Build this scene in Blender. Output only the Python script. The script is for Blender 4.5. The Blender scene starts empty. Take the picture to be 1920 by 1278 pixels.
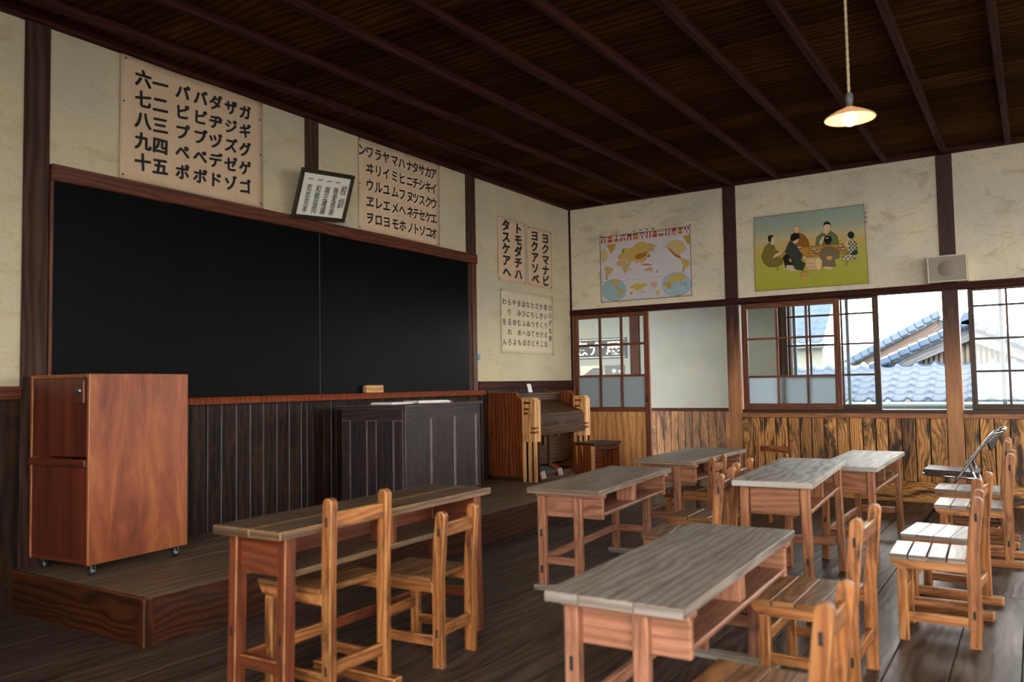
import bpy, math, random
import numpy as np
from mathutils import Matrix, Vector, Euler
random.seed(7)
SC = bpy.context.scene
COL = SC.collection
PI = math.pi

# ------------------------------------------------------------------ camera
cam_d = bpy.data.cameras.new('camera')
cam = bpy.data.objects.new('camera', cam_d)
COL.objects.link(cam)
R_ = Vector((0.83846499, 0.54468361, -0.01721093))
U_ = Vector((0.04364512, -0.03563778, 0.99841126))
F_ = Vector((-0.54320489, 0.83788407, 0.05365381))
m = Matrix((R_, U_, -F_)).transposed().to_4x4()
m.translation = Vector((4.58583648, -8.35496869, 1.15))
cam.matrix_world = m
cam_d.sensor_width = 36.0
cam_d.lens = 36.0 * 1514.34 / 1920.0
cam_d.clip_start = 0.05
cam_d.dof.use_dof = True
cam_d.dof.focus_distance = 8.5
cam_d.dof.aperture_fstop = 2.5
SC.camera = cam

# ------------------------------------------------------------------ world, exposure
SC.view_settings.view_transform = 'Standard'
SC.view_settings.look = 'None'
SC.view_settings.gamma = 1.0
SC.view_settings.use_curve_mapping = False
SC.view_settings.exposure = 1.5
W = bpy.data.worlds.new('overcast_sky')
SC.world = W
W.use_nodes = True
bg = W.node_tree.nodes['Background']
bg.inputs[0].default_value = (1.0, 0.965, 0.91, 1)
bg.inputs[1].default_value = 4.6
cy = SC.cycles
cy.max_bounces = 10
cy.diffuse_bounces = 5
cy.glossy_bounces = 4
cy.transparent_max_bounces = 16
cy.transmission_bounces = 8
cy.sample_clamp_indirect = 6.0
cy.caustics_reflective = False
cy.caustics_refractive = False

# ------------------------------------------------------------------ materials
def lin(c):
    return tuple((x / 255 / 12.92) if x / 255 <= 0.04045 else ((x / 255 + 0.055) / 1.055) ** 2.4 for x in c) + (1.0,)

class NT:
    def __init__(s, name):
        s.m = bpy.data.materials.new(name)
        s.m.use_nodes = True
        s.t = s.m.node_tree
        s.t.nodes.clear()
        s.out = s.n('ShaderNodeOutputMaterial')
    def n(s, typ, **kw):
        nd = s.t.nodes.new(typ)
        for k, v in kw.items():
            setattr(nd, k, v)
        return nd
    def l(s, a, b):
        s.t.links.new(a, b)
    def math(s, op, a, b=None, c=None, clamp=False):
        nd = s.n('ShaderNodeMath', operation=op, use_clamp=clamp)
        for i, v in enumerate((a, b, c)):
            if v is None:
                continue
            if isinstance(v, (int, float)):
                nd.inputs[i].default_value = v
            else:
                s.l(v, nd.inputs[i])
        return nd.outputs[0]
    def mix(s, f, a, b, blend='MIX'):
        nd = s.n('ShaderNodeMix', data_type='RGBA', blend_type=blend)
        for sock, v in ((nd.inputs[0], f), (nd.inputs[6], a), (nd.inputs[7], b)):
            if isinstance(v, (int, float)):
                sock.default_value = v
            elif isinstance(v, tuple):
                sock.default_value = v
            else:
                s.l(v, sock)
        return nd.outputs[2]
    def ramp(s, f, stops, interp='LINEAR'):
        nd = s.n('ShaderNodeValToRGB')
        cr = nd.color_ramp
        cr.interpolation = interp
        while len(cr.elements) < len(stops):
            cr.elements.new(0.5)
        for e, (p, c) in zip(cr.elements, stops):
            e.position = p
            e.color = c if isinstance(c, tuple) else (c, c, c, 1)
        s.l(f, nd.inputs[0])
        return nd.outputs[0]
    def noise(s, vec, scale, detail=3.0, rough=0.55, dist=0.0):
        nd = s.n('ShaderNodeTexNoise')
        nd.inputs['Scale'].default_value = scale
        nd.inputs['Detail'].default_value = detail
        nd.inputs['Roughness'].default_value = rough
        nd.inputs['Distortion'].default_value = dist
        if vec is not None:
            s.l(vec, nd.inputs['Vector'])
        return nd.outputs[0]
    def scale(s, vec, sc):
        nd = s.n('ShaderNodeVectorMath', operation='MULTIPLY')
        s.l(vec, nd.inputs[0])
        nd.inputs[1].default_value = sc
        return nd.outputs[0]
    def uv(s):
        return s.n('ShaderNodeUVMap').outputs[0]
    def obj(s):
        return s.n('ShaderNodeTexCoord').outputs['Object']
    def attr(s, name):
        return s.n('ShaderNodeAttribute', attribute_name=name).outputs['Fac']
    def bsdf(s, col, rough=0.5, metal=0.0, bump=None, bstr=0.2, bdist=0.002, spec=0.5, **kw):
        p = s.n('ShaderNodeBsdfPrincipled')
        for k, v in (('Base Color', col), ('Roughness', rough), ('Metallic', metal), ('Specular IOR Level', spec)):
            if isinstance(v, (int, float, tuple)):
                p.inputs[k].default_value = v
            else:
                s.l(v, p.inputs[k])
        for k, v in kw.items():
            p.inputs[k.replace('_', ' ')].default_value = v
        if bump is not None:
            b = s.n('ShaderNodeBump')
            b.inputs['Strength'].default_value = bstr
            b.inputs['Distance'].default_value = bdist
            s.l(bump, b.inputs['Height'])
            s.l(b.outputs[0], p.inputs['Normal'])
        s.l(p.outputs[0], s.out.inputs[0])
        return p

def wood(name, dark, mid, light, rings=34, rough=0.5, stain=0.35, stain_col=(38, 26, 20), wear=0.0,
         wear_col=(205, 160, 110), var=0.22, bump=0.25, dust=0.0, dust_col=(150, 150, 150), spec=0.4, rvar=0.15, cath=1.0, ringamt=1.0, ssc=(5.0, 15.0), sth=(.5, .7)):
    t = NT(name)
    uv = t.uv()
    warp = t.noise(t.scale(uv, (1.3, 5.0, 1)), 1.0, 2.0)
    sep = t.n('ShaderNodeSeparateXYZ')
    t.l(uv, sep.inputs[0])
    v2 = t.math('ADD', t.math('MULTIPLY', sep.outputs[1], float(rings) * 2.2), t.math('MULTIPLY', warp, rings * 0.32 * cath))
    ringv = t.math('MULTIPLY_ADD', t.math('SINE', t.math('MULTIPLY', v2, 3.1416)), 0.5, 0.5)
    ringv = t.math('POWER', ringv, 1.6)
    fine = t.noise(t.scale(uv, (6.0, 260.0, 1)), 1.0, 3.0)
    broad = t.noise(t.scale(uv, (1.5, 9.0, 1)), 1.0, 3.0)
    g = t.math('ADD', t.math('MULTIPLY', ringv, 0.36 * ringamt), t.math('MULTIPLY', fine, 0.3 + .36 * (1 - ringamt)))
    g = t.math('ADD', g, t.math('MULTIPLY', broad, 0.45))
    col = t.ramp(g, [(0.22, lin(light)), (0.52, lin(mid)), (0.86, lin(dark))])
    rnd = t.attr('rnd')
    hsv = t.n('ShaderNodeHueSaturation')
    t.l(col, hsv.inputs['Color'])
    t.l(t.math('MULTIPLY_ADD', rnd, 2 * var, 1 - var), hsv.inputs['Value'])
    col = hsv.outputs[0]
    if stain > 0:
        st = t.noise(t.scale(uv, (ssc[0], ssc[1], 1)), 1.0, 5.0, 0.68, 0.8)
        k = t.ramp(st, [(sth[0], 0.0), (sth[1], 1.0)])
        col = t.mix(t.math('MULTIPLY', k, stain), col, lin(stain_col))
    if dust > 0:
        d = t.noise(t.scale(uv, (3.0, 14.0, 1)), 1.0, 4.0, 0.65)
        col = t.mix(t.math('MULTIPLY', t.ramp(d, [(0.42, 0.0), (0.68, 1.0)]), dust), col, lin(dust_col))
    if wear > 0:
        e = t.attr('edge')
        wn = t.noise(t.scale(uv, (14.0, 40.0, 1)), 1.0, 3.0)
        col = t.mix(t.math('MULTIPLY', t.math('MULTIPLY', e, t.ramp(wn, [(0.35, 0.25), (0.6, 1.0)])), wear), col, lin(wear_col))
    rr = t.math('MULTIPLY_ADD', broad, rvar * 2, rough - rvar)
    h = t.math('ADD', t.math('MULTIPLY', ringv, 0.5), t.math('MULTIPLY', fine, 0.6))
    t.bsdf(col, rr, bump=h, bstr=bump, bdist=0.0015, spec=spec)
    return t.m

def plaster(name, base, stain, amt=0.5, seed=0.0, grey=(170, 172, 168)):
    t = NT(name)
    o = t.obj()
    mp = t.n('ShaderNodeMapping')
    t.l(o, mp.inputs[0])
    mp.inputs['Location'].default_value = (seed, seed * 1.7, seed * .3)
    v = mp.outputs[0]
    big = t.noise(v, 1.1, 4.0, 0.6)
    med = t.noise(t.scale(v, (1.0, 1.0, 2.2)), 3.2, 5.0, 0.68, 0.8)
    fin = t.noise(v, 45.0, 3.0)
    col = t.mix(t.math('MULTIPLY', t.ramp(big, [(0.4, 0.0), (0.7, 1.0)]), 0.5), lin(base), lin(grey))
    k = t.math('MULTIPLY', t.ramp(med, [(0.54, 0.0), (0.74, 1.0)]), amt)
    col = t.mix(k, col, lin(stain))
    col = t.mix(t.math('MULTIPLY', t.ramp(fin, [(0.3, 1.0), (0.5, 0.0)]), 0.12), col, lin((90, 80, 62)))
    t.bsdf(col, 0.9, bump=t.math('ADD', fin, big), bstr=0.12, bdist=0.003, spec=0.2)
    return t.m

def plain(name, c, rough=0.5, metal=0.0, spec=0.5, nscale=0.0, namt=0.1, **kw):
    t = NT(name)
    col = lin(c)
    if nscale:
        n = t.noise(t.obj(), nscale, 4.0)
        hsv = t.n('ShaderNodeHueSaturation')
        hsv.inputs['Color'].default_value = lin(c)
        t.l(t.math('MULTIPLY_ADD', n, namt * 2, 1 - namt), hsv.inputs['Value'])
        col = hsv.outputs[0]
    t.bsdf(col, rough, metal, spec=spec, **kw)
    return t.m

def post_wood(name):
    # square posts: dark varnish left on the upper part, bare brown wood where hands have rubbed it off
    t = NT(name)
    uv = t.uv()
    fine = t.noise(t.scale(uv, (5.0, 170.0, 1)), 1.0, 3.0)
    broad = t.noise(t.scale(uv, (1.5, 14.0, 1)), 1.0, 4.0)
    g = t.math('ADD', t.math('MULTIPLY', fine, 0.5), t.math('MULTIPLY', broad, 0.6))
    bare = t.ramp(g, [(0.3, lin((206, 154, 108))), (0.55, lin((178, 124, 82))), (0.8, lin((126, 80, 50)))])
    dk = t.ramp(g, [(0.3, lin((80, 42, 36))), (0.7, lin((46, 25, 22)))])
    geo = t.n('ShaderNodeNewGeometry')
    sep = t.n('ShaderNodeSeparateXYZ')
    t.l(geo.outputs['Position'], sep.inputs[0])
    z = t.math('ADD', sep.outputs[2], t.math('MULTIPLY_ADD', broad, 1.0, -0.5))
    k = t.ramp(t.math('MULTIPLY', z, 0.4), [(0.37, 0.0), (0.72, 1.0)])
    col = t.mix(k, bare, dk)
    t.bsdf(col, 0.55, bump=fine, bstr=0.25, bdist=0.002, spec=0.35)
    return t.m

M = {}
M['plaster_left'] = plaster('plaster_left', (208, 195, 162), (172, 136, 88), 0.5, 1.0)
M['plaster_right'] = plaster('plaster_right', (234, 222, 194), (172, 142, 98), 0.62, 7.0)
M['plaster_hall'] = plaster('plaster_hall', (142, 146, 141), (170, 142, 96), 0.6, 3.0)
M['post'] = post_wood('post_wood')
M['post_dark'] = wood('post_dark_wood', (42, 24, 20), (64, 42, 34), (84, 60, 50), 18, 0.6, 0.3, var=.08, spec=.2)
M['beam'] = wood('beam_wood', (38, 16, 13), (60, 26, 20), (78, 36, 27), 20, 0.65, 0.2, var=.1, spec=.15)
M['ceil'] = wood('ceiling_board', (50, 29, 16), (74, 46, 26), (98, 66, 38), 14, 0.85, 0.25, (40, 14, 10), var=.35, spec=.02)
M['rail'] = wood('rail_wood', (60, 28, 16), (96, 46, 26), (122, 62, 34), 22, 0.5, 0.3)
M['tray'] = wood('tray_wood', (90, 38, 18), (124, 56, 26), (146, 70, 34), 22, 0.4, 0.2)
M['sash'] = wood('sash_wood', (78, 40, 24), (112, 62, 40), (140, 84, 54), 26, 0.5, 0.25)
M['sash_dark'] = wood('sash_dark_wood', (44, 28, 20), (66, 42, 28), (84, 56, 38), 26, 0.5, 0.2)
M['wains_l'] = wood('wainscot_dark', (22, 16, 14), (38, 28, 24), (54, 40, 33), 18, 0.55, 0.3, (108, 66, 30), var=.25, spec=.15)
M['wains_r'] = wood('wainscot_cedar', (104, 60, 28), (190, 132, 72), (224, 170, 102), 34, 0.55, 0.95, (38, 25, 19), var=.3, bump=.4, cath=2.0, ssc=(2.2, 8.), sth=(.47, .6))
M['wains_h'] = wood('wainscot_hall', (66, 38, 20), (126, 86, 48), (160, 114, 68), 34, 0.55, 0.9, (38, 25, 19), var=.25, bump=.4, cath=2.0, ssc=(2.2, 8.), sth=(.47, .6))
M['doorpl'] = wood('door_plank', (164, 106, 58), (206, 146, 90), (226, 174, 118), 12, 0.5, 0.4, (96, 58, 32), var=.14)
M['floor'] = wood('floor_plank', (28, 20, 17), (74, 58, 49), (108, 89, 77), 15, 0.42, 0.45, (44, 32, 25), var=.24, bump=.5, dust=.35, dust_col=(108, 100, 94), cath=2.0, spec=.22)
M['floor_new'] = wood('floor_plank_pale', (90, 66, 46), (126, 96, 68), (146, 116, 84), 13, 0.45, 0.3, (44, 32, 25), var=.1)
M['dais'] = wood('dais_plank', (84, 68, 56), (124, 104, 86), (146, 124, 102), 13, 0.5, 0.4, (36, 26, 20), var=.15)
M['dais_side'] = wood('dais_side', (28, 14, 10), (66, 32, 16), (96, 52, 24), 20, 0.45, 0.45, (36, 24, 22), var=.1, wear=.6, wear_col=(140, 90, 52), cath=2.)
M['ply'] = None
M['lect'] = wood('lectern_wood', (34, 29, 33), (48, 42, 46), (62, 54, 58), 24, 0.5, 0.35, (96, 62, 44), var=.12, spec=.25, wear=.6, wear_col=(150, 130, 126))
M['lect_edge'] = wood('lectern_worn_lit_edge', (96, 84, 84), (134, 120, 120), (160, 146, 146), 24, 0.5, 0.3, var=.1)
M['organ_side'] = wood('organ_side', (58, 22, 8), (112, 52, 20), (150, 80, 34), 24, 0.42, 0.7, (46, 20, 8), var=.15, wear=.8, wear_col=(200, 146, 86))
M['organ'] = wood('organ_body', (44, 26, 15), (72, 43, 27), (92, 60, 40), 26, 0.4, 0.2, var=.08, spec=.15)
M['organ_pale'] = wood('organ_bare_wood', (170, 112, 62), (214, 160, 102), (232, 186, 130), 20, 0.5, 0.45, (128, 68, 30), var=.08)
M['dtop'] = wood('desk_top_grey', (102, 90, 82), (148, 136, 126), (174, 162, 152), 26, 0.38, 0.6, (70, 52, 40), wear=.35, wear_col=(178, 138, 100), var=.12, dust=.3, dust_col=(150, 148, 146))
M['dtopC'] = wood('desk_top_umber', (84, 68, 56), (128, 110, 94), (154, 136, 118), 26, 0.38, 0.6, (70, 52, 40), wear=.4, wear_col=(178, 138, 100), var=.12, dust=.3, dust_col=(150, 146, 142))
M['dtopA'] = wood('desk_top_brown', (64, 44, 28), (106, 80, 54), (140, 112, 80), 22, 0.5, 0.55, (60, 48, 42), wear=.7, wear_col=(196, 148, 92), var=.14, dust=.35, dust_col=(112, 112, 116))
M['dtopE'] = wood('desk_top_pale', (96, 80, 70), (152, 140, 128), (184, 178, 170), 15, 0.52, 0.3, (70, 56, 48), wear=.3, wear_col=(186, 160, 130), var=.1, dust=.6, dust_col=(176, 182, 186), cath=2.4, spec=.2)
M['dframe'] = wood('desk_frame_red', (104, 58, 40), (168, 114, 88), (200, 150, 122), 30, 0.46, 0.6, (70, 40, 30), wear=.4, wear_col=(196, 144, 108), var=.16, ringamt=.5)
M['dframeE'] = wood('desk_frame_brown', (94, 52, 30), (154, 98, 64), (188, 130, 90), 26, 0.48, 0.7, (64, 44, 36), wear=.45, wear_col=(204, 150, 96), var=.14, ringamt=.5)
M['dframeA'] = wood('desk_frame_dark', (72, 32, 18), (118, 60, 36), (152, 86, 54), 26, 0.45, 0.55, (66, 48, 46), wear=.6, wear_col=(200, 140, 80), var=.14, ringamt=.5)
M['chair'] = wood('chair_wood', (78, 38, 18), (164, 102, 56), (210, 156, 98), 30, 0.44, 0.95, (58, 34, 22), wear=.55, wear_col=(222, 170, 110), var=.2, ringamt=.5)
M['seat'] = wood('seat_wood', (76, 48, 26), (134, 90, 52), (164, 120, 76), 22, 0.4, 0.7, (64, 42, 28), wear=.25, wear_col=(170, 140, 110), var=.14, cath=2.)
M['seat_grey'] = wood('seat_grey', (84, 72, 64), (134, 124, 114), (168, 160, 152), 15, 0.32, 0.25, (96, 80, 68), wear=.6, wear_col=(206, 198, 188), var=.1, cath=2., spec=.2)
M['sledgrey'] = wood('runner_grey', (110, 100, 88), (152, 144, 132), (176, 170, 158), 20, 0.5, 0.3, var=.1)
M['hole'] = plain('dark_mortise', (34, 28, 28), 0.8)
M['board'] = None
M['ink'] = plain('black_ink', (14, 13, 13), 0.6)
M['chrome'] = plain('chrome', (205, 210, 218), 0.16, 1.0)
M['steel'] = plain('dull_steel', (120, 124, 126), 0.4, 1.0)
M['vinyl'] = plain('black_vinyl', (26, 26, 32), 0.28, nscale=30, namt=.1)
M['speaker'] = plain('speaker_grille', (158, 146, 134), 0.7, nscale=120, namt=.15)
M['speaker_cone'] = plain('speaker_cone', (146, 134, 122), 0.75, nscale=120, namt=.15)
M['speaker_frame'] = plain('speaker_frame', (206, 198, 172), 0.5)
M['frame'] = plain('carved_frame', (44, 36, 24), 0.45, nscale=160, namt=.4)
M['white'] = plain('white_card', (236, 236, 234), 0.6)
M['motto'] = plain('motto_paper', (236, 236, 224), 0.5, nscale=6, namt=.04)
M['pin'] = plain('black_pin', (30, 24, 20), 0.4)
M['rubber'] = plain('black_rubber', (30, 30, 32), 0.6)
M['blue'] = plain('blue_sticker', (110, 170, 210), 0.5)
M['tile'] = plain('roof_tile_glazed', (62, 80, 102), 0.38, nscale=5, namt=.2)
M['tile2'] = plain('roof_tile_far', (68, 86, 106), 0.4, nscale=5, namt=.2)
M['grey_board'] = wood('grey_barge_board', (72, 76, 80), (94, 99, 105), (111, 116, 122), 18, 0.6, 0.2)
M['brown_board'] = wood('brown_barge_board', (56, 46, 42), (80, 68, 62), (100, 90, 84), 18, 0.6, 0.3, (96, 78, 66))
M['housewall'] = plain('house_plaster', (128, 125, 117), 0.9, nscale=2, namt=.06)
M['siding'] = plain('corrugated_siding', (96, 91, 79), 0.6, nscale=4, namt=.1)
M['gutter'] = plain('gutter_pipe', (78, 96, 98), 0.4)
M['dark'] = plain('dark_cavity', (16, 14, 13), 0.9)
M['alu'] = plain('pale_aluminium', (110, 128, 140), 0.4, 0.2)
M['signblack'] = plain('sign_black', (52, 54, 54), 0.6)
M['signgrey'] = plain('flyer_grey', (84, 86, 86), 0.6)
M['cord'] = plain('twisted_cord', (196, 178, 140), 0.8, nscale=200, namt=.3)
M['socket'] = plain('lamp_socket', (92, 94, 90), 0.5)

def ply_mat():
    t = NT('stained_plywood')
    uv = t.uv()
    n1 = t.noise(t.scale(uv, (1.6, 7.0, 1)), 1.0, 4.0, 0.6, 1.2)
    n2 = t.noise(t.scale(uv, (9.0, 120.0, 1)), 1.0, 3.0)
    g = t.math('ADD', t.math('MULTIPLY', n1, 0.85), t.math('MULTIPLY', n2, 0.2))
    col = t.ramp(g, [(0.3, lin((188, 116, 66))), (0.5, lin((158, 84, 48))), (0.72, lin((106, 46, 32)))])
    w = t.noise(t.scale(uv, (14.0, 40.0, 1)), 1.0, 3.0)
    col = t.mix(t.math('MULTIPLY', t.attr('edge'), t.ramp(w, [(0.35, .3), (0.6, 1.0)])), col, lin((196, 140, 92)))
    t.bsdf(col, 0.42, bump=n2, bstr=.08, spec=.45)
    return t.m
M['ply'] = ply_mat()
def red_panel():
    t = NT('red_brown_panel')
    uv = t.uv()
    n1 = t.noise(t.scale(uv, (1.2, 22.0, 1)), 1.0, 4.0)
    col = t.ramp(n1, [(0.3, lin((118, 56, 38))), (0.7, lin((66, 26, 18)))])
    t.bsdf(col, 0.35, spec=.5)
    return t.m
M['redpanel'] = red_panel()
def board_mat():
    t = NT('blackboard_slate')
    o = t.obj()
    n = t.noise(t.scale(o, (1, 6.0, 1.5)), 1.2, 5.0, 0.6)
    col = t.ramp(n, [(0.3, lin((5, 8, 9))), (0.7, lin((9, 13, 15)))])
    r = t.math('MULTIPLY_ADD', n, 0.14, 0.34)
    t.bsdf(col, r, spec=.05)
    return t.m
M['board'] = board_mat()
def paper_mat(name, c):
    t = NT(name)
    o = t.obj()
    n = t.noise(o, 4.0, 4.0, 0.6)
    f = t.noise(t.scale(o, (1, 30, 3)), 2.0, 2.0)
    hsv = t.n('ShaderNodeHueSaturation')
    hsv.inputs['Color'].default_value = lin(c)
    t.l(t.math('MULTIPLY_ADD', t.math('ADD', n, f), 0.16, 0.84), hsv.inputs['Value'])
    t.bsdf(hsv.outputs[0], 0.8, bump=f, bstr=.15, bdist=.003, spec=.2)
    return t.m
M['paper'] = paper_mat('scroll_paper', (216, 188, 158))
M['paper_pale'] = paper_mat('scroll_paper_pale', (214, 200, 172))
def print_mat():
    t = NT('printed_sheet')
    a = t.n('ShaderNodeAttribute', attribute_name='Col')
    n = t.noise(t.obj(), 40.0, 3.0)
    hsv = t.n('ShaderNodeHueSaturation')
    t.l(a.outputs['Color'], hsv.inputs['Color'])
    t.l(t.math('MULTIPLY_ADD', n, 0.24, 0.88), hsv.inputs['Value'])
    t.bsdf(hsv.outputs[0], 0.6, spec=.25)
    return t.m
M['print'] = print_mat()
def glass_mat(name, tint=(0.93, 0.96, 0.96), refl=1.0):
    t = NT(name)
    tr = t.n('ShaderNodeBsdfTransparent')
    tr.inputs[0].default_value = tint + (1,)
    gl = t.n('ShaderNodeBsdfGlossy')
    gl.inputs['Roughness'].default_value = 0.02
    fr = t.n('ShaderNodeFresnel')
    fr.inputs[0].default_value = 1.45
    mx = t.n('ShaderNodeMixShader')
    t.l(t.math('MULTIPLY', fr.outputs[0], refl), mx.inputs[0])
    t.l(tr.outputs[0], mx.inputs[1])
    t.l(gl.outputs[0], mx.inputs[2])
    t.l(mx.outputs[0], t.out.inputs[0])
    return t.m
M['glass'] = glass_mat('window_glass')
def frost_mat():
    t = NT('frosted_glass')
    tr = t.n('ShaderNodeBsdfTranslucent')
    tr.inputs[0].default_value = (0.56, 0.63, 0.68, 1)
    df = t.n('ShaderNodeBsdfPrincipled')
    df.inputs['Base Color'].default_value = (0.42, 0.45, 0.46, 1)
    df.inputs['Roughness'].default_value = 0.12
    mx = t.n('ShaderNodeMixShader')
    mx.inputs[0].default_value = 0.3
    t.l(tr.outputs[0], mx.inputs[1])
    t.l(df.outputs[0], mx.inputs[2])
    t.l(mx.outputs[0], t.out.inputs[0])
    return t.m
M['frost'] = frost_mat()
def shade_mat():
    t = NT('milk_glass_shade')
    tr = t.n('ShaderNodeBsdfTranslucent')
    tr.inputs[0].default_value = (0.9, 0.72, 0.5, 1)
    df = t.n('ShaderNodeBsdfPrincipled')
    df.inputs['Base Color'].default_value = (0.62, 0.5, 0.38, 1)
    df.inputs['Roughness'].default_value = 0.3
    mx = t.n('ShaderNodeMixShader')
    mx.inputs[0].default_value = 0.72
    t.l(tr.outputs[0], mx.inputs[1])
    t.l(df.outputs[0], mx.inputs[2])
    t.l(mx.outputs[0], t.out.inputs[0])
    return t.m
M['shade'] = shade_mat()
def bulb_mat():
    t = NT('glowing_bulb')
    e = t.n('ShaderNodeEmission')
    e.inputs[0].default_value = (1.0, 0.66, 0.34, 1)
    e.inputs[1].default_value = 7.0
    t.l(e.outputs[0], t.out.inputs[0])
    return t.m
M['bulb'] = bulb_mat()

# ------------------------------------------------------------------ mesh builder
AX = [Vector((1, 0, 0)), Vector((0, 1, 0)), Vector((0, 0, 1))]
class MB:
    def __init__(s):
        s.v, s.f, s.uv, s.rnd, s.edge, s.sm, s.col = [], [], [], [], [], [], []
    def face(s, idx, uvs, rnd=.5, edge=0., smooth=False, col=(1, 1, 1)):
        s.f.append(idx); s.uv.append(uvs); s.rnd.append(rnd); s.edge.append(edge); s.sm.append(smooth); s.col.append(col)
    def box(s, c, size, mat=None, bev=0.003, long=None, rnd=None):
        h = [x / 2 for x in size]
        b = min(bev, min(h) * .45)
        if long is None:
            long = max(range(3), key=lambda i: size[i])
        off = (random.uniform(0, 50), random.uniform(0, 50))
        rnd = random.random() if rnd is None else rnd
        T = Matrix.Translation(Vector(c))
        if mat is not None:
            T = T @ mat.to_4x4()
        base = len(s.v)
        loc = []
        key = {}
        for sx in (-1, 1):
            for sy in (-1, 1):
                for sz in (-1, 1):
                    for a in range(3):
                        sg = (sx, sy, sz)
                        p = [sg[i] * (h[i] if i == a else h[i] - b) for i in range(3)]
                        key[(sx, sy, sz, a)] = len(loc)
                        loc.append(Vector(p))
        s.v += [tuple(T @ p) for p in loc]
        def add(ks, nrm_axis, edge):
            idx = [key[k] for k in ks]
            pts = [loc[i] for i in idx]
            n = (pts[1] - pts[0]).cross(pts[2] - pts[0])
            cen = sum(pts, Vector()) / len(pts)
            if n.dot(cen) < 0:
                idx.reverse(); pts.reverse()
            if nrm_axis == long:
                o = [i for i in range(3) if i != long]
                uvs = [(p[o[0]] * .35 + off[0], p[o[1]] + off[1]) for p in pts]
            else:
                o = [i for i in range(3) if i not in (long, nrm_axis)][0]
                uvs = [(p[long] + off[0], p[o] + off[1] + nrm_axis * 3.3) for p in pts]
            s.face([base + i for i in idx], uvs, rnd, edge)
        for a in range(3):
            o = [i for i in range(3) if i != a]
            for sg in (-1, 1):
                ks = []
                for q in ((-1, -1), (1, -1), (1, 1), (-1, 1)):
                    k = [0, 0, 0]
                    k[a] = sg; k[o[0]] = q[0]; k[o[1]] = q[1]
                    ks.append((k[0], k[1], k[2], a))
                add(ks, a, 0.)
        for a in range(3):
            o = [i for i in range(3) if i != a]
            for s1 in (-1, 1):
                for s2 in (-1, 1):
                    def kk(t, ax):
                        k = [0, 0, 0]
                        k[a] = t; k[o[0]] = s1; k[o[1]] = s2
                        return (k[0], k[1], k[2], ax)
                    add([kk(-1, o[0]), kk(1, o[0]), kk(1, o[1]), kk(-1, o[1])], o[0] if o[0] != long else o[1], 1.)
        for sx in (-1, 1):
            for sy in (-1, 1):
                for sz in (-1, 1):
                    add([(sx, sy, sz, 0), (sx, sy, sz, 1), (sx, sy, sz, 2)], (long + 1) % 3, 1.)
        return s
    def b2(s, p0, p1, **kw):
        c = [(a + b) / 2 for a, b in zip(p0, p1)]
        return s.box(c, [abs(b - a) for a, b in zip(p0, p1)], **kw)
    def beam(s, p0, p1, w, h, up=(0, 0, 1), bev=.003, rnd=None):
        p0, p1 = Vector(p0), Vector(p1)
        x = (p1 - p0)
        L = x.length
        x.normalize()
        y = Vector(up).cross(x)
        y.normalize()
        z = x.cross(y)
        return s.box((p0 + p1) / 2, (L, w, h), Matrix((x, y, z)).transposed(), bev, 0, rnd)
    def prism(s, poly, y0, y1, T=None, bev=.003, rnd=None, longdir=(0, 1), smooth=False):
        """extrude a polygon given in (x,z) along y, with softened rims"""
        T = T or Matrix.Identity(4)
        rnd = random.random() if rnd is None else rnd
        n = len(poly)
        area = sum(poly[i][0] * poly[(i + 1) % n][1] - poly[(i + 1) % n][0] * poly[i][1] for i in range(n))
        if area < 0:
            poly = poly[::-1]
        cx = sum(p[0] for p in poly) / n; cz = sum(p[1] for p in poly) / n
        ex = max(p[0] for p in poly) - min(p[0] for p in poly); ez = max(p[1] for p in poly) - min(p[1] for p in poly)
        kx = 1 - 2 * bev / max(ex, 1e-4); kz = 1 - 2 * bev / max(ez, 1e-4)
        ins = [(cx + (p[0] - cx) * kx, cz + (p[1] - cz) * kz) for p in poly]
        b = bev if y1 > y0 else -bev
        rings = [(ins, y0), (poly, y0 + b), (poly, y1 - b), (ins, y1)]
        base = len(s.v)
        for pl, y in rings:
            for p in pl:
                s.v.append(tuple(T @ Vector((p[0], y, p[1]))))
        off = (random.uniform(0, 50), random.uniform(0, 50))
        def uvp(p, y, side):
            u = p[0] * longdir[0] + p[1] * longdir[1]
            v = (p[0] * longdir[1] - p[1] * longdir[0])
            return (u + off[0], (y + 5 if side else v) + off[1])
        fl = y1 > y0
        for r in range(3):
            for i in range(n):
                j = (i + 1) % n
                q = [(r, i), (r, j), (r + 1, j), (r + 1, i)]
                if not fl:
                    q.reverse()
                q.reverse()
                s.face([base + a * n + c for a, c in q], [uvp(rings[a][0][c], rings[a][1], True) for a, c in q], rnd, 0. if r == 1 else 1., smooth and r == 1)
        for r, rev in ((0, True), (3, False)):
            idx = list(range(n))
            if rev != fl:
                idx.reverse()
            idx = idx if True else idx
            s.face([base + r * n + i for i in (reversed(idx) if False else idx)], [uvp(rings[r][0][i], 0, False) for i in idx], rnd, 0.)
        return s
    def tube(s, pts, r, seg=10, rnd=.5, cap=True):
        pts = [Vector(p) for p in pts]
        base = len(s.v)
        n = len(pts)
        rr = r if isinstance(r, (list, tuple)) else [r] * n
        prev = None
        for i, p in enumerate(pts):
            d = (pts[min(i + 1, n - 1)] - pts[max(i - 1, 0)]).normalized()
            if prev is None:
                a = d.orthogonal().normalized()
            else:
                a = (prev - d * prev.dot(d)).normalized()
            prev = a
            bb = d.cross(a)
            for k in range(seg):
                t = 2 * PI * k / seg
                s.v.append(tuple(p + (a * math.cos(t) + bb * math.sin(t)) * rr[i]))
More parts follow.
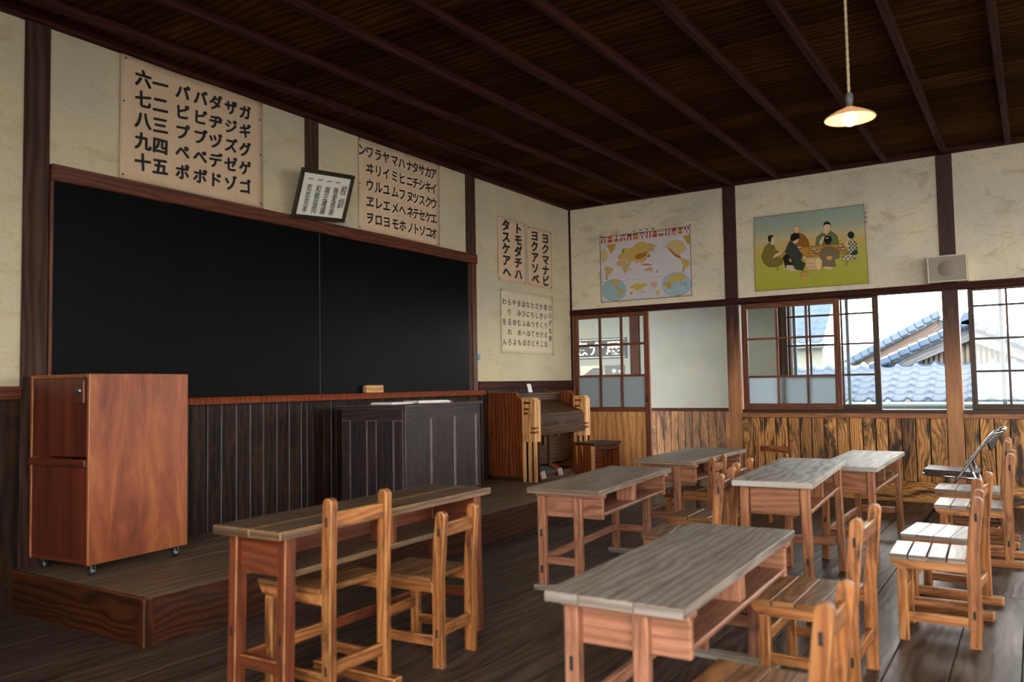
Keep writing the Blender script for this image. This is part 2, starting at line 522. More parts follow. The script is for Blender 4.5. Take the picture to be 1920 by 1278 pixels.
        for i in range(n - 1):
            for k in range(seg):
                k2 = (k + 1) % seg
                s.face([base + i * seg + k, base + i * seg + k2, base + (i + 1) * seg + k2, base + (i + 1) * seg + k],
                       [(i * .1, k * .02), (i * .1, k * .02 + .02), (i * .1 + .1, k * .02 + .02), (i * .1 + .1, k * .02)], rnd, 0, True)
        if cap:
            s.face([base + k for k in reversed(range(seg))], [(0, 0)] * seg, rnd)
            s.face([base + (n - 1) * seg + k for k in range(seg)], [(0, 0)] * seg, rnd)
        return s
    def lathe(s, prof, c=(0, 0, 0), seg=28, T=None, closed=False):
        base = len(s.v)
        T = T or Matrix.Identity(4)
        for r, z in prof:
            for k in range(seg):
                t = 2 * PI * k / seg
                s.v.append(tuple(T @ Vector((c[0] + r * math.cos(t), c[1] + r * math.sin(t), c[2] + z))))
        n = len(prof)
        for i in range(n if closed else n - 1):
            i2 = (i + 1) % n
            for k in range(seg):
                k2 = (k + 1) % seg
                s.face([base + i * seg + k, base + i * seg + k2, base + i2 * seg + k2, base + i2 * seg + k], [(0, 0)] * 4, .5, 0, True)
        return s
    def poly(s, pts, col=(1, 1, 1), rnd=.5):
        base = len(s.v)
        s.v += [tuple(p) for p in pts]
        s.face(list(range(base, base + len(pts))), [(0, 0)] * len(pts), rnd, 0, False, col)
        return s
    def raw(s, verts, faces, smooth=False, uvs=None, col=(1, 1, 1)):
        base = len(s.v)
        s.v += [tuple(p) for p in verts]
        for f in faces:
            s.face([base + i for i in f], [(uvs[i] if uvs else (0, 0)) for i in f], .5, 0, smooth, col)
        return s
    def build(s, name, mat, parent=None, colattr=False):
        me = bpy.data.meshes.new(name)
        me.from_pydata(s.v, [], s.f)
        ul = me.uv_layers.new(name='UVMap')
        ul.data.foreach_set('uv', [c for f in s.uv for p in f for c in p])
        a = me.attributes.new('rnd', 'FLOAT', 'FACE'); a.data.foreach_set('value', s.rnd)
        a = me.attributes.new('edge', 'FLOAT', 'FACE'); a.data.foreach_set('value', s.edge)
        if colattr:
            a = me.attributes.new('Col', 'FLOAT_COLOR', 'FACE')
            a.data.foreach_set('color', [x for c in s.col for x in (tuple(c) + (1.,))[:4]])
        me.polygons.foreach_set('use_smooth', s.sm)
        me.materials.append(mat)
        me.update()
        o = bpy.data.objects.new(name, me)
        COL.objects.link(o)
        if parent is not None:
            o.parent = parent
        return o

def tag(o, label=None, cat=None, group=None, kind=None):
    if label: o['label'] = label
    if cat: o['category'] = cat
    if group: o['group'] = group
    if kind: o['kind'] = kind
    return o
def thing(name, label, cat, loc=(0, 0, 0), rz=0., group=None):
    o = bpy.data.objects.new(name, None)
    o.empty_display_size = .1
    COL.objects.link(o)
    o.location = loc
    o.rotation_euler = (0, 0, rz)
    return tag(o, label, cat, group)
def struct(name, mb, mat, label=None, cat=None, parent=None):
    o = mb.build(name, mat, parent)
    if parent is None:
        tag(o, label, cat, kind='structure')
    return o
def rotz(a): return Matrix.Rotation(a, 3, 'Z')

# ================================================================== THE ROOM
ZC = 3.25
XB, YB = 10.2, -9.6                      # far back wall and the wall behind the camera
mb = MB()
x = -.15
xs = []
while x < XB + .2:                        # floor boards run along y
    w = random.choice((.215, .235, .25, .262))
    xs.append((x, min(x + w, XB + .3))); x += w
for a, b in xs:
    y = YB - .2 - random.uniform(0, 2)
    while y < 0.1:
        L = random.uniform(2.6, 4.0)
        y2 = min(y + L, .12)
        if y2 > YB - .2:
            mb.b2((a + .0015, max(y, YB - .2) + .001, -.04), (b - .003, y2 - .001, 0), bev=.0015, long=1)
        y = y2 if y2 < .12 else 1
struct('floor', mb, M['floor'], 'worn grey-brown plank floor of the classroom', 'floor')
tag(MB().b2((-.3, YB - .3, -.12), (XB + .3, .12, -.045), bev=0).build('floor_underlay', M['dark']), 'dark bed showing in the gaps between floor planks', 'floor', kind='structure')

# ceiling boards run along x, beams along y
mb = MB()
y = .1
while y > YB - .2:
    w = .27 + random.uniform(-.02, .02)
    mb.b2((-.15, y - w + .002, ZC), (XB + .2, y - .002, ZC + .015), bev=.0004, long=0)
    y -= w
tag(MB().b2((-.3, YB - .3, ZC + .03), (XB + .3, .2, ZC + .08), bev=0).build('ceiling_leak_cover', M['dark']), 'unseen dark cover added above the ceiling boards against light leaks', 'ceiling', kind='structure')  # added cover, blocks sky light leaking through the board gaps
struct('ceiling', mb, M['ceil'], 'dark boarded ceiling', 'ceiling')
tn = [0]
def trim(mb, mat, label, cat='trim'):
    tn[0] += 1
    return struct('trim_%d' % tn[0], mb, mat, label, cat)
for i, bx in enumerate([.52, 1.0, 1.48, 1.955, 2.455, 2.97, 3.46, 3.955, 4.46, 4.97, 5.48, 6., 6.5, 7., 7.5, 8., 8.5, 9., 9.5]):
    sk = (.045, .038, .03, .019, .012, .003)[i] if i < 6 else 0.        # the old battens do not run quite square to the wall
    trim(MB().beam((bx, -.045, ZC - .026), (bx + sk * (YB + .045), YB, ZC - .026), .048, .054, bev=.004), M['beam'], 'reddish-brown ceiling batten, number %d out from the blackboard wall' % (i + 1), 'ceiling beam')
trim(MB().b2((-.005, YB, 3.198), (.05, 0, ZC), bev=.004), M['beam'], 'dark cornice along the top of the blackboard wall', 'cornice')
trim(MB().b2((0, -.05, 3.198), (XB, .005, ZC), bev=.004), M['beam'], 'dark cornice along the top of the window wall', 'cornice')

# left wall (blackboard wall)
struct('wall_left', MB().b2((-.15, YB - .2, -.02), (0, .15, ZC), bev=0), M['plaster_left'], 'stained cream plaster wall with the blackboard', 'wall')
# right wall with door way and windows
HZ = 1.945                                 # underside of the head beam
mb = MB()
mb.b2((0, 0, 2.0), (XB, .11, ZC), bev=0)
mb.b2((1.93, .012, 0), (6., .11, .77), bev=0)
mb.b2((6., 0, 0), (XB, .11, 2.0), bev=0)
struct('wall_right', mb, M['plaster_right'], 'stained cream plaster wall above the door and windows', 'wall')
# unseen back wall; its window openings are added to light the room
mb = MB()
mb.b2((XB, YB - .2, 0), (XB + .12, .11, .75), bev=0)
mb.b2((XB, YB - .2, 2.65), (XB + .12, .11, ZC), bev=0)
for a, b in ((YB - .2, -4.8), (-2.9, -2.7), (-.8, .11)):
    mb.b2((XB, a, .75), (XB + .12, b, 2.65), bev=0)
struct('wall_back', mb, M['plaster_right'], 'unseen plaster back wall with window openings added for light', 'wall')
# wall behind the camera with three wide window openings
mb = MB()
mb.b2((0, YB - .12, 0), (XB, YB, .7), bev=0)
mb.b2((0, YB - .12, 2.9), (XB, YB, ZC), bev=0)
for a, b in ((0, 3.3), (5.5, 5.62), (7.8, 7.92), (10.05, XB)):
    mb.b2((a, YB - .12, .7), (b, YB, 2.9), bev=0)
struct('wall_behind', mb, M['plaster_left'], 'plaster wall with windows on the near side', 'wall')

# posts
def post(a, b, axis, z0, z1, label, out=.014, depth=.12):
    if axis == 'x':
        return trim(MB().b2((a, -out, z0), (b, depth, z1), bev=.005, long=2), M['post'], label, 'post')
    return trim(MB().b2((-.1, a, z0), (out, b, z1), bev=.005, long=2), M['post_dark'], label, 'post')
post(1.865, 2.002, 'x', 0, 3.2, 'square brown post between the doorway and the first window')
post(3.882, 4.014, 'x', 0, 3.2, 'square brown post under the loudspeaker')
post(5.88, 6.01, 'x', 0, 3.2, 'square brown post at the far end of the windows')
post(-6.152, -6.019, 'y', 0, 3.2, 'dark post left of the blackboard', .02)
post(-4.129, -3.995, 'y', 2.3, 3.2, 'short dark post above the blackboard behind the framed motto')
post(-2.075, -1.931, 'y', 0, 3.2, 'dark post right of the blackboard', .02)
trim(MB().b2((-.01, -.012, 0), (.022, .01, 3.2), bev=.002, long=2), M['beam'], 'thin dark strip in the corner of the room', 'post')

# left wall trim
trim(MB().b2((-.01, -6.019, 2.33), (.045, -1.94, 2.423), bev=.006), M['rail'], 'reddish-brown rail above the blackboard', 'rail')
mb = MB()
mb.b2((-.01, YB, 1.115), (.03, -6.152, 1.185), bev=.004)
trim(mb, M['rail'], 'brown dado rail left of the blackboard', 'rail')
trim(MB().b2((-.01, -1.931, 1.105), (.03, 0, 1.185), bev=.004), M['beam'], 'dark dado rail behind the organ', 'rail')
mb = MB()
y = YB
while y < -.02:
    w = .116 + random.uniform(-.012, .012)
    y2 = min(y + w, -.01)
    mb.b2((-.01, y + .0015, 0), (.012, y2 - .0015, 1.115), bev=.004, long=2)
    y = y2
trim(mb, M['wains_l'], 'near-black vertical board wainscot under the blackboard', 'wainscot')
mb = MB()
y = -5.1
for y in (-4.985, -4.878, -4.758, -4.643, -4.529, -4.41, -4.297, -4.181, -4.124, -3.88, -1.86):  # pale strips stand in for light caught in the board grooves
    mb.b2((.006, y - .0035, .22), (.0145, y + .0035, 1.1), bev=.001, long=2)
trim(mb, M['grey_board'], 'thin pale strips painting the light caught in the dark wainscot joints', 'wainscot glint')

# right wall trim
trim(MB().b2((.0, -.028, HZ), (6., .12, 2.008), bev=.005), M['beam'], 'dark head beam over the doorway and windows', 'beam')
trim(MB().b2((2.002, -.035, .772), (3.882, .012, .815), bev=.004), M['dframeE'], 'brown window sill left of the loudspeaker post', 'sill')
trim(MB().b2((4.014, -.035, .772), (5.88, .012, .815), bev=.004), M['dframeE'], 'brown window sill right of the loudspeaker post', 'sill')
trim(MB().b2((2.002, .012, .77), (3.882, .12, .85), bev=.003), M['sash_dark'], 'dark sliding-window track left of the loudspeaker post', 'window track')
trim(MB().b2((4.014, .012, .77), (5.88, .12, .85), bev=.003), M['sash_dark'], 'dark sliding-window track right of the loudspeaker post', 'window track')
for (a, b, nm) in ((2.002, 3.882, 'left'), (4.014, 5.88, 'right')):
    mb = MB()
    x = a
    while x < b - .01:
        x2 = min(x + .1165 + random.uniform(-.006, .006), b)
        if b - x2 < .04: x2 = b
        mb.b2((x + .004, -.014 + random.uniform(-.003, .003), .19), (x2 - .004, .006, .772), bev=.004, long=2)
        x = x2
    trim(MB().b2((a, .003, .05), (b, .0115, .772), bev=0), M['dark'], 'dark backing in the board gaps %s of the loudspeaker post' % nm, 'wainscot')
    trim(mb, M['wains_r'], 'scorched brown cedar board wainscot %s of the loudspeaker post' % nm, 'wainscot')
    o = MB().b2((a, -.028, 0), (b, .012, .19), bev=.005).build('baseboard_' + nm, M['wains_r'])
    tag(o, 'brown baseboard below the windows %s of the loudspeaker post' % nm, 'baseboard', kind='structure')

# ------------------------------------------------------------------ sashes
def sash(name, label, x0, x1, z0, z1, y, cols, rows, frost_rows, mat, st=.05, bt=.05, tp=.045, mw=.02, th=.03, plank_to=None, cat='window'):
    """cols: inner muntin x positions; rows: inner muntin z positions; lowest glass row may be frosted"""
    t = thing(name, label, cat, (x0, y, z0)); t['kind'] = 'structure'
    def P(a, b): return (a[0] - x0, a[1] - y, a[2] - z0), (b[0] - x0, b[1] - y, b[2] - z0)
    h = th / 2
    for a, b in ((x0, x0 + st), (x1 - st, x1)):
        MB().b2(*P((a, y - h, z0), (b, y + h, z1)), bev=.003, long=2).build('stile', mat, t)
    MB().b2(*P((x0 + st, y - h, z1 - tp), (x1 - st, y + h, z1)), bev=.003).build('top_rail', mat, t)
    zb = z0 if plank_to is None else plank_to - bt
    MB().b2(*P((x0 + st, y - h, zb), (x1 - st, y + h, zb + bt)), bev=.003).build('bottom_rail', mat, t)
    zg0, zg1 = zb + bt, z1 - tp
    mm = MB()
    for c in cols: mm.b2(*P((c - mw / 2, y - h * .8, zg0), (c + mw / 2, y + h * .8, zg1)), bev=.002, long=2)
    for r in rows: mm.b2(*P((x0 + st, y - h * .75, r - mw / 2), (x1 - st, y + h * .75, r + mw / 2)), bev=.002, long=0)
    mm.build('muntin_grid', mat, t)
    zs = rows[0] if frost_rows else zg0
    MB().b2(*P((x0 + st, y - .0015, zs), (x1 - st, y + .0015, zg1)), bev=0).build('glass_pane', M['glass'], t)
    if frost_rows:
        tag(MB().b2(*P((x0 + st, y - .002, zg0), (x1 - st, y + .002, zs)), bev=0).build('frosted_pane', M['frost'], t), 'frosted glass in the bottom row')
    if plank_to is not None:
        mm = MB()
        x = x0 + st
        for wd in (.085, .1, .125, .1, .14, .12, .135):
            x2 = min(x + wd, x1 - st)
            if x2 > x: mm.b2(*P((x + .001, y - h * .5, z0), (x2 - .001, y + h * .3, zb)), bev=.002, long=2)
            x = x2
        if x < x1 - st: mm.b2(*P((x + .001, y - h * .5, z0), (x1 - st, y + h * .3, zb)), bev=.002, long=2)
        mm.build('lower_planks', M['doorpl'], t)
    return t
d1 = sash('door_1', 'wooden sliding door with glass panes above pale planks, beside the organ', .02, .975, 0.005, HZ, .03, (.365, .635), (1.228, 1.585), True, M['sash'], .062, .05, .05, .026, .034, plank_to=.872, cat='door')
o = MB().b2((.905, -.0185, .92), (.921, -.0168, 1.0), bev=.001).build('finger_recess', M['hole'], d1)
sash('window_1', 'front sliding window sash with three frosted panes at the bottom', 2.016, 2.985, .85, HZ, .035, (2.375, 2.667), (1.185, 1.575), True, M['sash'], .06, .06, .055, .022, .03)
sash('window_2', 'dark sliding window sash partly behind the frosted one', 2.41, 3.33, .85, HZ, .085, (2.69, 2.99), (1.187, 1.49, 1.785), False, M['sash_dark'], .055, .05, .02, .018, .028)
sash('window_3', 'dark sliding window sash right of the loudspeaker post', 4.085, 5.02, .85, HZ, .06, (4.385, 4.7), (1.195, 1.49, 1.787), False, M['sash_dark'], .045, .05, .02, .018, .028)

# ------------------------------------------------------------------ corridor beyond
HY = 1.76
mb = MB()
mb.b2((-2, .1, -.05), (9, HY + .3, -.002), bev=0, long=0)
tag(mb.build('floor_corridor', M['floor']), 'plank floor of the corridor outside the classroom', 'floor', kind='structure')
tag(MB().b2((-2, .1, 2.62), (9, HY + .5, 2.7), bev=0).build('ceiling_corridor', M['ceil']), 'dark corridor ceiling', 'ceiling', kind='structure')
mb = MB()
mb.b2((-2.2, HY, 0), (2.07, HY + .1, 2.65), bev=0)
mb.b2((2.07, HY, 0), (9, HY + .1, .74), bev=0)
mb.b2((-2.2, .1, 0), (-2.1, HY, 2.65), bev=0)
struct('wall_corridor', mb, M['plaster_hall'], 'pale stained corridor wall seen through the open doorway', 'wall')
for a, lab in ((-.05, 'dark corridor post behind the glazed door'), (1.94, 'dark corridor post seen through the left window')):
    trim(MB().b2((a, HY - .02, 0), (a + .14, HY + .1, 2.62), bev=.004, long=2), M['beam'], lab, 'post')
trim(MB().b2((-2, HY - .025, .765), (1.93, HY + .01, .805), bev=.003), M['beam'], 'dark rail on the corridor wall', 'rail')
mb = MB()
x = -2.
while x < 1.93:
    x2 = min(x + .105 + random.uniform(-.01, .01), 1.94)
    mb.b2((x + .0015, HY - .014, 0), (x2 - .0015, HY + .01, .765), bev=.004, long=2)
    x = x2
trim(mb, M['wains_h'], 'brown board wainscot on the corridor wall', 'wainscot')
trim(MB().b2((2.07, HY - .05, 2.4), (9, HY + .1, 2.62), bev=.004), M['beam'], 'outer lintel of the corridor', 'beam')
trim(MB().b2((2.07, HY - .06, .74), (9, HY + .14, .79), bev=.004), M['sash_dark'], 'outer sill of the corridor', 'sill')
mb = MB()
for a, b in ((2.105, 2.142), (2.712, 2.748), (4.268, 4.306), (4.9, 4.94)):
    mb.b2((a, HY + .02, .79), (b, HY + .05, 2.4), bev=.002, long=2)
tag(mb.build('window_4', M['alu']), 'slim pale uprights of the outer corridor windows', 'window', kind='structure')

# ================================================================== LETTERING
def make_glyphs(chars, off=0.):
    objs = {}
    for ch in sorted(set(chars)):
        c = bpy.data.curves.new('g', 'FONT')
        c.body = ch
        c.resolution_u = 3
        c.offset = off
        o = bpy.data.objects.new('g', c)
        COL.objects.link(o)
        objs[ch] = o
    bpy.context.view_layer.update()
    dg = bpy.context.evaluated_depsgraph_get()
    out = {}
    for ch, o in objs.items():
        me = o.evaluated_get(dg).to_mesh()
        out[ch] = ([(v.co.x, v.co.y) for v in me.vertices], [tuple(p.vertices) for p in me.polygons])
        o.evaluated_get(dg).to_mesh_clear()
    for o in objs.values():
        c = o.data
        bpy.data.objects.remove(o)
        bpy.data.curves.remove(c)
    return out
S1 = [(-4.69, 'ガギグゲゴ'), (-4.81, 'ザジズゼゾ'), (-4.931, 'ダヂヅデド'), (-5.047, 'バビブベボ'), (-5.178, 'パピプペポ'), (-5.338, '一二三四五'), (-5.458, '六七八九十')]
S2 = [(-2.575, 'アイウエオ'), (-2.653, 'カキクケコ'), (-2.744, 'サシスセソ'), (-2.834, 'タチツテト'), (-2.914, 'ナニヌネノ'), (-3.022, 'ハヒフヘホ'), (-3.12, 'マミムメモ'), (-3.229, 'ヤイユエヨ'), (-3.328, 'ラリルレロ'), (-3.43, 'ワヰウヱヲ'), (-3.52, 'ン    ')]
MOT = ['校訓', '一敬愛感謝', '一端正禮譲', '一和親協同', '一克忠克孝']
HIR = ['ひらがな表', 'あいうえお', 'かきくけこ', 'さしすせそ', 'たちつてと', 'なにぬねの', 'はひふへほ', 'まみむめも', 'や ゆ よ', 'らりるれろ', 'わ を ん']
V1, V2 = ['トモダチハ', 'タスケアヘ'], ['ヨクマナビ', 'ヨクアソベ']
G = make_glyphs(''.join(a for _, a in S1) + ''.join(a for _, a in S2) + ''.join(MOT + HIR + V1 + V2) + '憲介展ゆっ東京地図世界の食事')
GB = make_glyphs('憲介展ゆっ', .014)
GC = (lambda b: ((min(p[0] for p in b) + max(p[0] for p in b)) / 2, (min(p[1] for p in b) + max(p[1] for p in b)) / 2))(G['田'][0] if '田' in G else G['国'][0] if '国' in G else G['四'][0])
def put(mb, ch, cx, cy, sx, sy, place, shear=.07, rot=None, bold=.03, src=None):
    """place(u, v) maps flat sheet coordinates to 3D"""
    src = src or G
    if ch not in src: return
    vs, fs = src[ch]
    rot = random.uniform(-.05, .05) if rot is None else rot
    ca, sa = math.cos(rot), math.sin(rot)
    # a loaded brush: the same strokes laid down with a slanting flat tip
    tips = [(0, 0)] if bold == 0 else [(bold * math.cos(k * PI / 3 + .5), bold * .8 * math.sin(k * PI / 3 + .5)) for k in range(6)]
    for tx, ty in tips:
        pts = []
        for x, y in vs:
            x -= GC[0] - tx; y -= GC[1] - ty
            y += shear * x
            x, y = x * ca - y * sa, x * sa + y * ca
            pts.append(place(cx + x * sx, cy + y * sy))
        mb.raw(pts, fs)

def sheet(name, label, cat, c0, c1, pmat, wob, seed, plane='L', group=None, thick=.0012, off=.004):
    """paper pinned to a wall; c0/c1 = low and high (along, z) corners.  Returns root and place()"""
    rs = random.Random(seed)
    a, b, c = rs.uniform(0, 6), rs.uniform(0, 6), rs.uniform(5, 9)
    W_, H_ = c1[0] - c0[0], c1[1] - c0[1]
    def disp(u, v):
        e = 1 - min(1, 4 * u / W_ if u < W_ / 4 else 1) * .3
        return off + wob * (.5 + .5 * math.sin(u * c + a + v * 1.3) * math.cos(v * 2.1 + b))
    if plane == 'L':
        loc = (0, c0[0], c0[1])
        pl = lambda u, v, d=0.: (disp(u, v) + d, u, v)
    else:
        loc = (c0[0], 0, c0[1])
        pl = lambda u, v, d=0.: (u, -(disp(u, v) + d), v)
    t = thing(name, label, cat, loc, 0, group)
    nx, nz = 18, 14
    mb = MB()
    V, Fc = [], []
    for k, d in enumerate((0, thick)):
        for j in range(nz + 1):
            for i in range(nx + 1):
                V.append(pl(W_ * i / nx, H_ * j / nz, d))
    N = (nx + 1) * (nz + 1)
    for j in range(nz):
        for i in range(nx):
            q = (j * (nx + 1) + i, j * (nx + 1) + i + 1, (j + 1) * (nx + 1) + i + 1, (j + 1) * (nx + 1) + i)
            fr = tuple(N + k for k in q)
            Fc += [q[::-1], fr] if plane == 'L' else [q, fr[::-1]]
    border = [i for i in range(nx + 1)] + [(j + 1) * (nx + 1) - 1 for j in range(1, nz + 1)] + [nz * (nx + 1) + i for i in range(nx - 1, -1, -1)] + [j * (nx + 1) for j in range(nz - 1, 0, -1)]
    for i in range(len(border)):
        p, q = border[i], border[(i + 1) % len(border)]
        Fc.append((p, q, N + q, N + p))
    mb.raw(V, Fc, True)
    mb.build('paper', pmat, t)
    return t, (lambda u, v: pl(u, v, thick + .0008)), W_, H_
def pins(t, place, pts, r=.007):
    for u, v in pts:
        p = Vector(place(u, v))
        MB().lathe([(0.0001, .004), (r * .7, .003), (r, 0), (r * .6, -.002)], seg=10, T=Matrix.Translation(p) @ (Matrix.Rotation(PI / 2, 4, 'Y') if t.location.x == 0 else Matrix.Rotation(PI / 2, 4, 'X'))).build('pin', M['pin'], t)

# sheet 1
t, pl, w, h = sheet('wall_scroll', 'largest paper sheet above the left half of the blackboard, brushed voiced katakana and numerals', 'wall chart', (-5.606, 2.436), (-4.53, 3.196), M['paper'], .012, 1)
mb = MB()
for yy, s in S1:
    for k, ch in enumerate(s):
        big = 1.2 if yy < -5.3 else 1.12
        put(mb, ch, yy + 5.606, (3.081 - .1315 * k) - 2.436, .096 * big, .093 * big, pl, bold=.05)
mb.build('lettering', M['ink'], t)
pins(t, pl, [(.03, h - .02), (.02, h * .62), (.02, .02), (w - .03, h - .13), (w - .02, h * .5), (w - .02, .03)])
# sheet 2
t, pl, w, h = sheet('wall_scroll', 'paper sheet with eleven columns of brushed katakana, right of the framed motto', 'wall chart', (-3.556, 2.434), (-2.488, 3.192), M['paper'], .012, 2)
mb = MB()
for yy, s in S2:
    for k, ch in enumerate(s):
        if ch != ' ':
            put(mb, ch, yy + 3.556, (3.094 - .138 * k) - 2.434, .098, .108, pl, bold=.034)
mb.build('lettering', M['ink'], t)
pins(t, pl, [(.01, h - .01), (.01, h * .5), (.01, .02), (w * .55, h - .01), (w - .02, h - .01), (w - .01, h * .5), (w - .01, .02)])
# two narrow sheets
for i, (c0, c1, cols, lab) in enumerate((((-1.528, 2.222), (-.995, 2.89), V1, 'narrow sheet of bold katakana, left one of the pair above the hiragana sheet'),
                                         ((-.945, 2.218), (-.44, 2.873), V2, 'narrow sheet of bold katakana, right one of the pair, nearer the room corner'))):
    t, pl, w, h = sheet('wall_scroll', lab, 'wall chart', c0, c1, M['paper'], .012, 4 + i)
    mb = MB()
    for j, s in enumerate(cols):
        for k, ch in enumerate(s):
            put(mb, ch, w * (.68 - .44 * j) + .02, h * (.87 - .183 * k) - (.0 if i == 0 else .01), .16, .125, pl, bold=.055)
    mb.build('lettering', M['ink'], t)
    pins(t, pl, [(.02, h - .015), (w - .02, h - .03), (.02, .02), (w - .02, .02)])
# hiragana sheet
t, pl, w, h = sheet('wall_scroll', 'square paper sheet of small hiragana in eleven columns above the organ', 'wall chart', (-1.49, 1.47), (-.43, 2.136), M['paper_pale'], .01, 9)
mb = MB()
for j, s in enumerate(HIR):
    for k, ch in enumerate(s):
        u = w * (.935 - .0885 * j)
        if j == 0:
            put(mb, ch, u, h * (.8 - .13 * k), .07, .072, pl, bold=.022)
        elif ch != ' ':
            put(mb, ch, u, h * (.80 - .155 * k), .078, .076, pl, bold=.022)
mb.build('lettering', M['ink'], t)
pins(t, pl, [(.02, h - .015), (w - .02, h - .03)])

# framed motto, leaning out over the rail
fw, fh = .52, .375
t = thing('framed_motto', 'dark carved frame with brushed school motto, leaning out above the blackboard', 'framed picture', (.052, -4.05, 2.425))
t.rotation_euler = (0, math.radians(24), 0)
TT = Matrix.Rotation(math.radians(5.0), 4, 'X')
def fr(u, v, d): return tuple(TT @ Vector((d, u, v)))
mb = MB()
for a, b in (((-fw / 2, 0), (fw / 2, .03)), ((-fw / 2, fh - .03), (fw / 2, fh)), ((-fw / 2, .03), (-fw / 2 + .03, fh - .03)), ((fw / 2 - .03, .03), (fw / 2, fh - .03))):
    c = ((a[0] + b[0]) / 2, (a[1] + b[1]) / 2)
    mb.box(fr(c[0], c[1], .012), (.026, b[0] - a[0], b[1] - a[1]), TT.to_3x3(), .006)
    n = int(max(b[0] - a[0], b[1] - a[1]) / .018)
    for q in range(n):
        f = (q + .5) / n
        uu = a[0] + (b[0] - a[0]) * (f if b[0] - a[0] > .1 else .5); vv = a[1] + (b[1] - a[1]) * (f if b[1] - a[1] > .1 else .5)
        mb.box(fr(uu, vv, .026), (.006, .011, .011), TT.to_3x3() @ Matrix.Rotation(.78, 3, 'X'), .002)
mb.build('frame', M['frame'], t)
MB().box(fr(0, fh / 2, .006), (.006, fw - .055, fh - .055), TT.to_3x3(), 0).build('paper', M['motto'], t)
mb = MB()
for j, s in enumerate(MOT):
    for k, ch in enumerate(s):
        if j == 0:
            put(mb, ch, .185, fh * (.66 - .27 * k), .062, .082, lambda u, v: fr(u, v, .0105), bold=.012)
        else:
            put(mb, ch, .185 - .087 * j + .01, fh * (.80 - (.0 if k == 0 else .03) - .145 * k), .052, .058, lambda u, v: fr(u, v, .0105), bold=.012)
mb.build('lettering', M['ink'], t)

# ================================================================== PRINTED POSTERS
def L3(c): return lin(c)[:3]
def homog(src):
    dst = [(0, 1), (1, 1), (1, 0), (0, 0)]
    A, bb = [], []
    for (x, y), (u, v) in zip(src, dst):
        A += [[x, y, 1, 0, 0, 0, -u * x, -u * y], [0, 0, 0, x, y, 1, -v * x, -v * y]]
        bb += [u, v]
    hh = np.linalg.solve(np.array(A, float), np.array(bb, float))
    def f(x, y):
        d = hh[6] * x + hh[7] * y + 1
        return ((hh[0] * x + hh[1] * y + hh[2]) / d, (hh[3] * x + hh[4] * y + hh[5]) / d)
    return f
def ell(cx, cy, rx, ry, n=20, a0=0., a1=2 * PI):
    return [(cx + rx * math.cos(a0 + (a1 - a0) * i / n), cy + ry * math.sin(a0 + (a1 - a0) * i / n)) for i in range(n)]
class Flat:
    """layered flat print on the right wall"""
    def __init__(s, x0, z0, w, h, f, base):
        s.mb = MB(); s.w, s.h, s.f, s.k, s.base = w, h, f, 0, base
    def P(s, x, y):
        u, v = s.f(x, y)
        return (u * s.w, -(s.base + s.k * .00006), v * s.h)
    def poly(s, pts, c, outline=None, ow=5.):
        s.k += 1
        s.mb.poly([s.P(*p) for p in pts], L3(c))
        n = s.mb.f[-1]
        # face the room (-y)
        v = [Vector(s.mb.v[i]) for i in n]
        nn = Vector()
        for i in range(len(v)): nn += v[i].cross(v[(i + 1) % len(v)])
        if nn.y > 0: n.reverse()
        if outline: s.line(pts + [pts[0]], outline, ow)
    def line(s, pts, c, wd):
        s.k += 1
        for a, b in zip(pts, pts[1:]):
            d = math.hypot(b[0] - a[0], b[1] - a[1]) or 1
            nx, ny = -(b[1] - a[1]) / d * wd / 2, (b[0] - a[0]) / d * wd / 2
            q = [(a[0] + nx, a[1] + ny), (b[0] + nx, b[1] + ny), (b[0] - nx, b[1] - ny), (a[0] - nx, a[1] - ny)]
            s.mb.poly([s.P(*p) for p in q], L3(c))
            s.mb.f[-1].reverse() if (Vector(s.mb.v[s.mb.f[-1][1]]) - Vector(s.mb.v[s.mb.f[-1][0]])).cross(Vector(s.mb.v[s.mb.f[-1][2]]) - Vector(s.mb.v[s.mb.f[-1][0]])).y > 0 else None

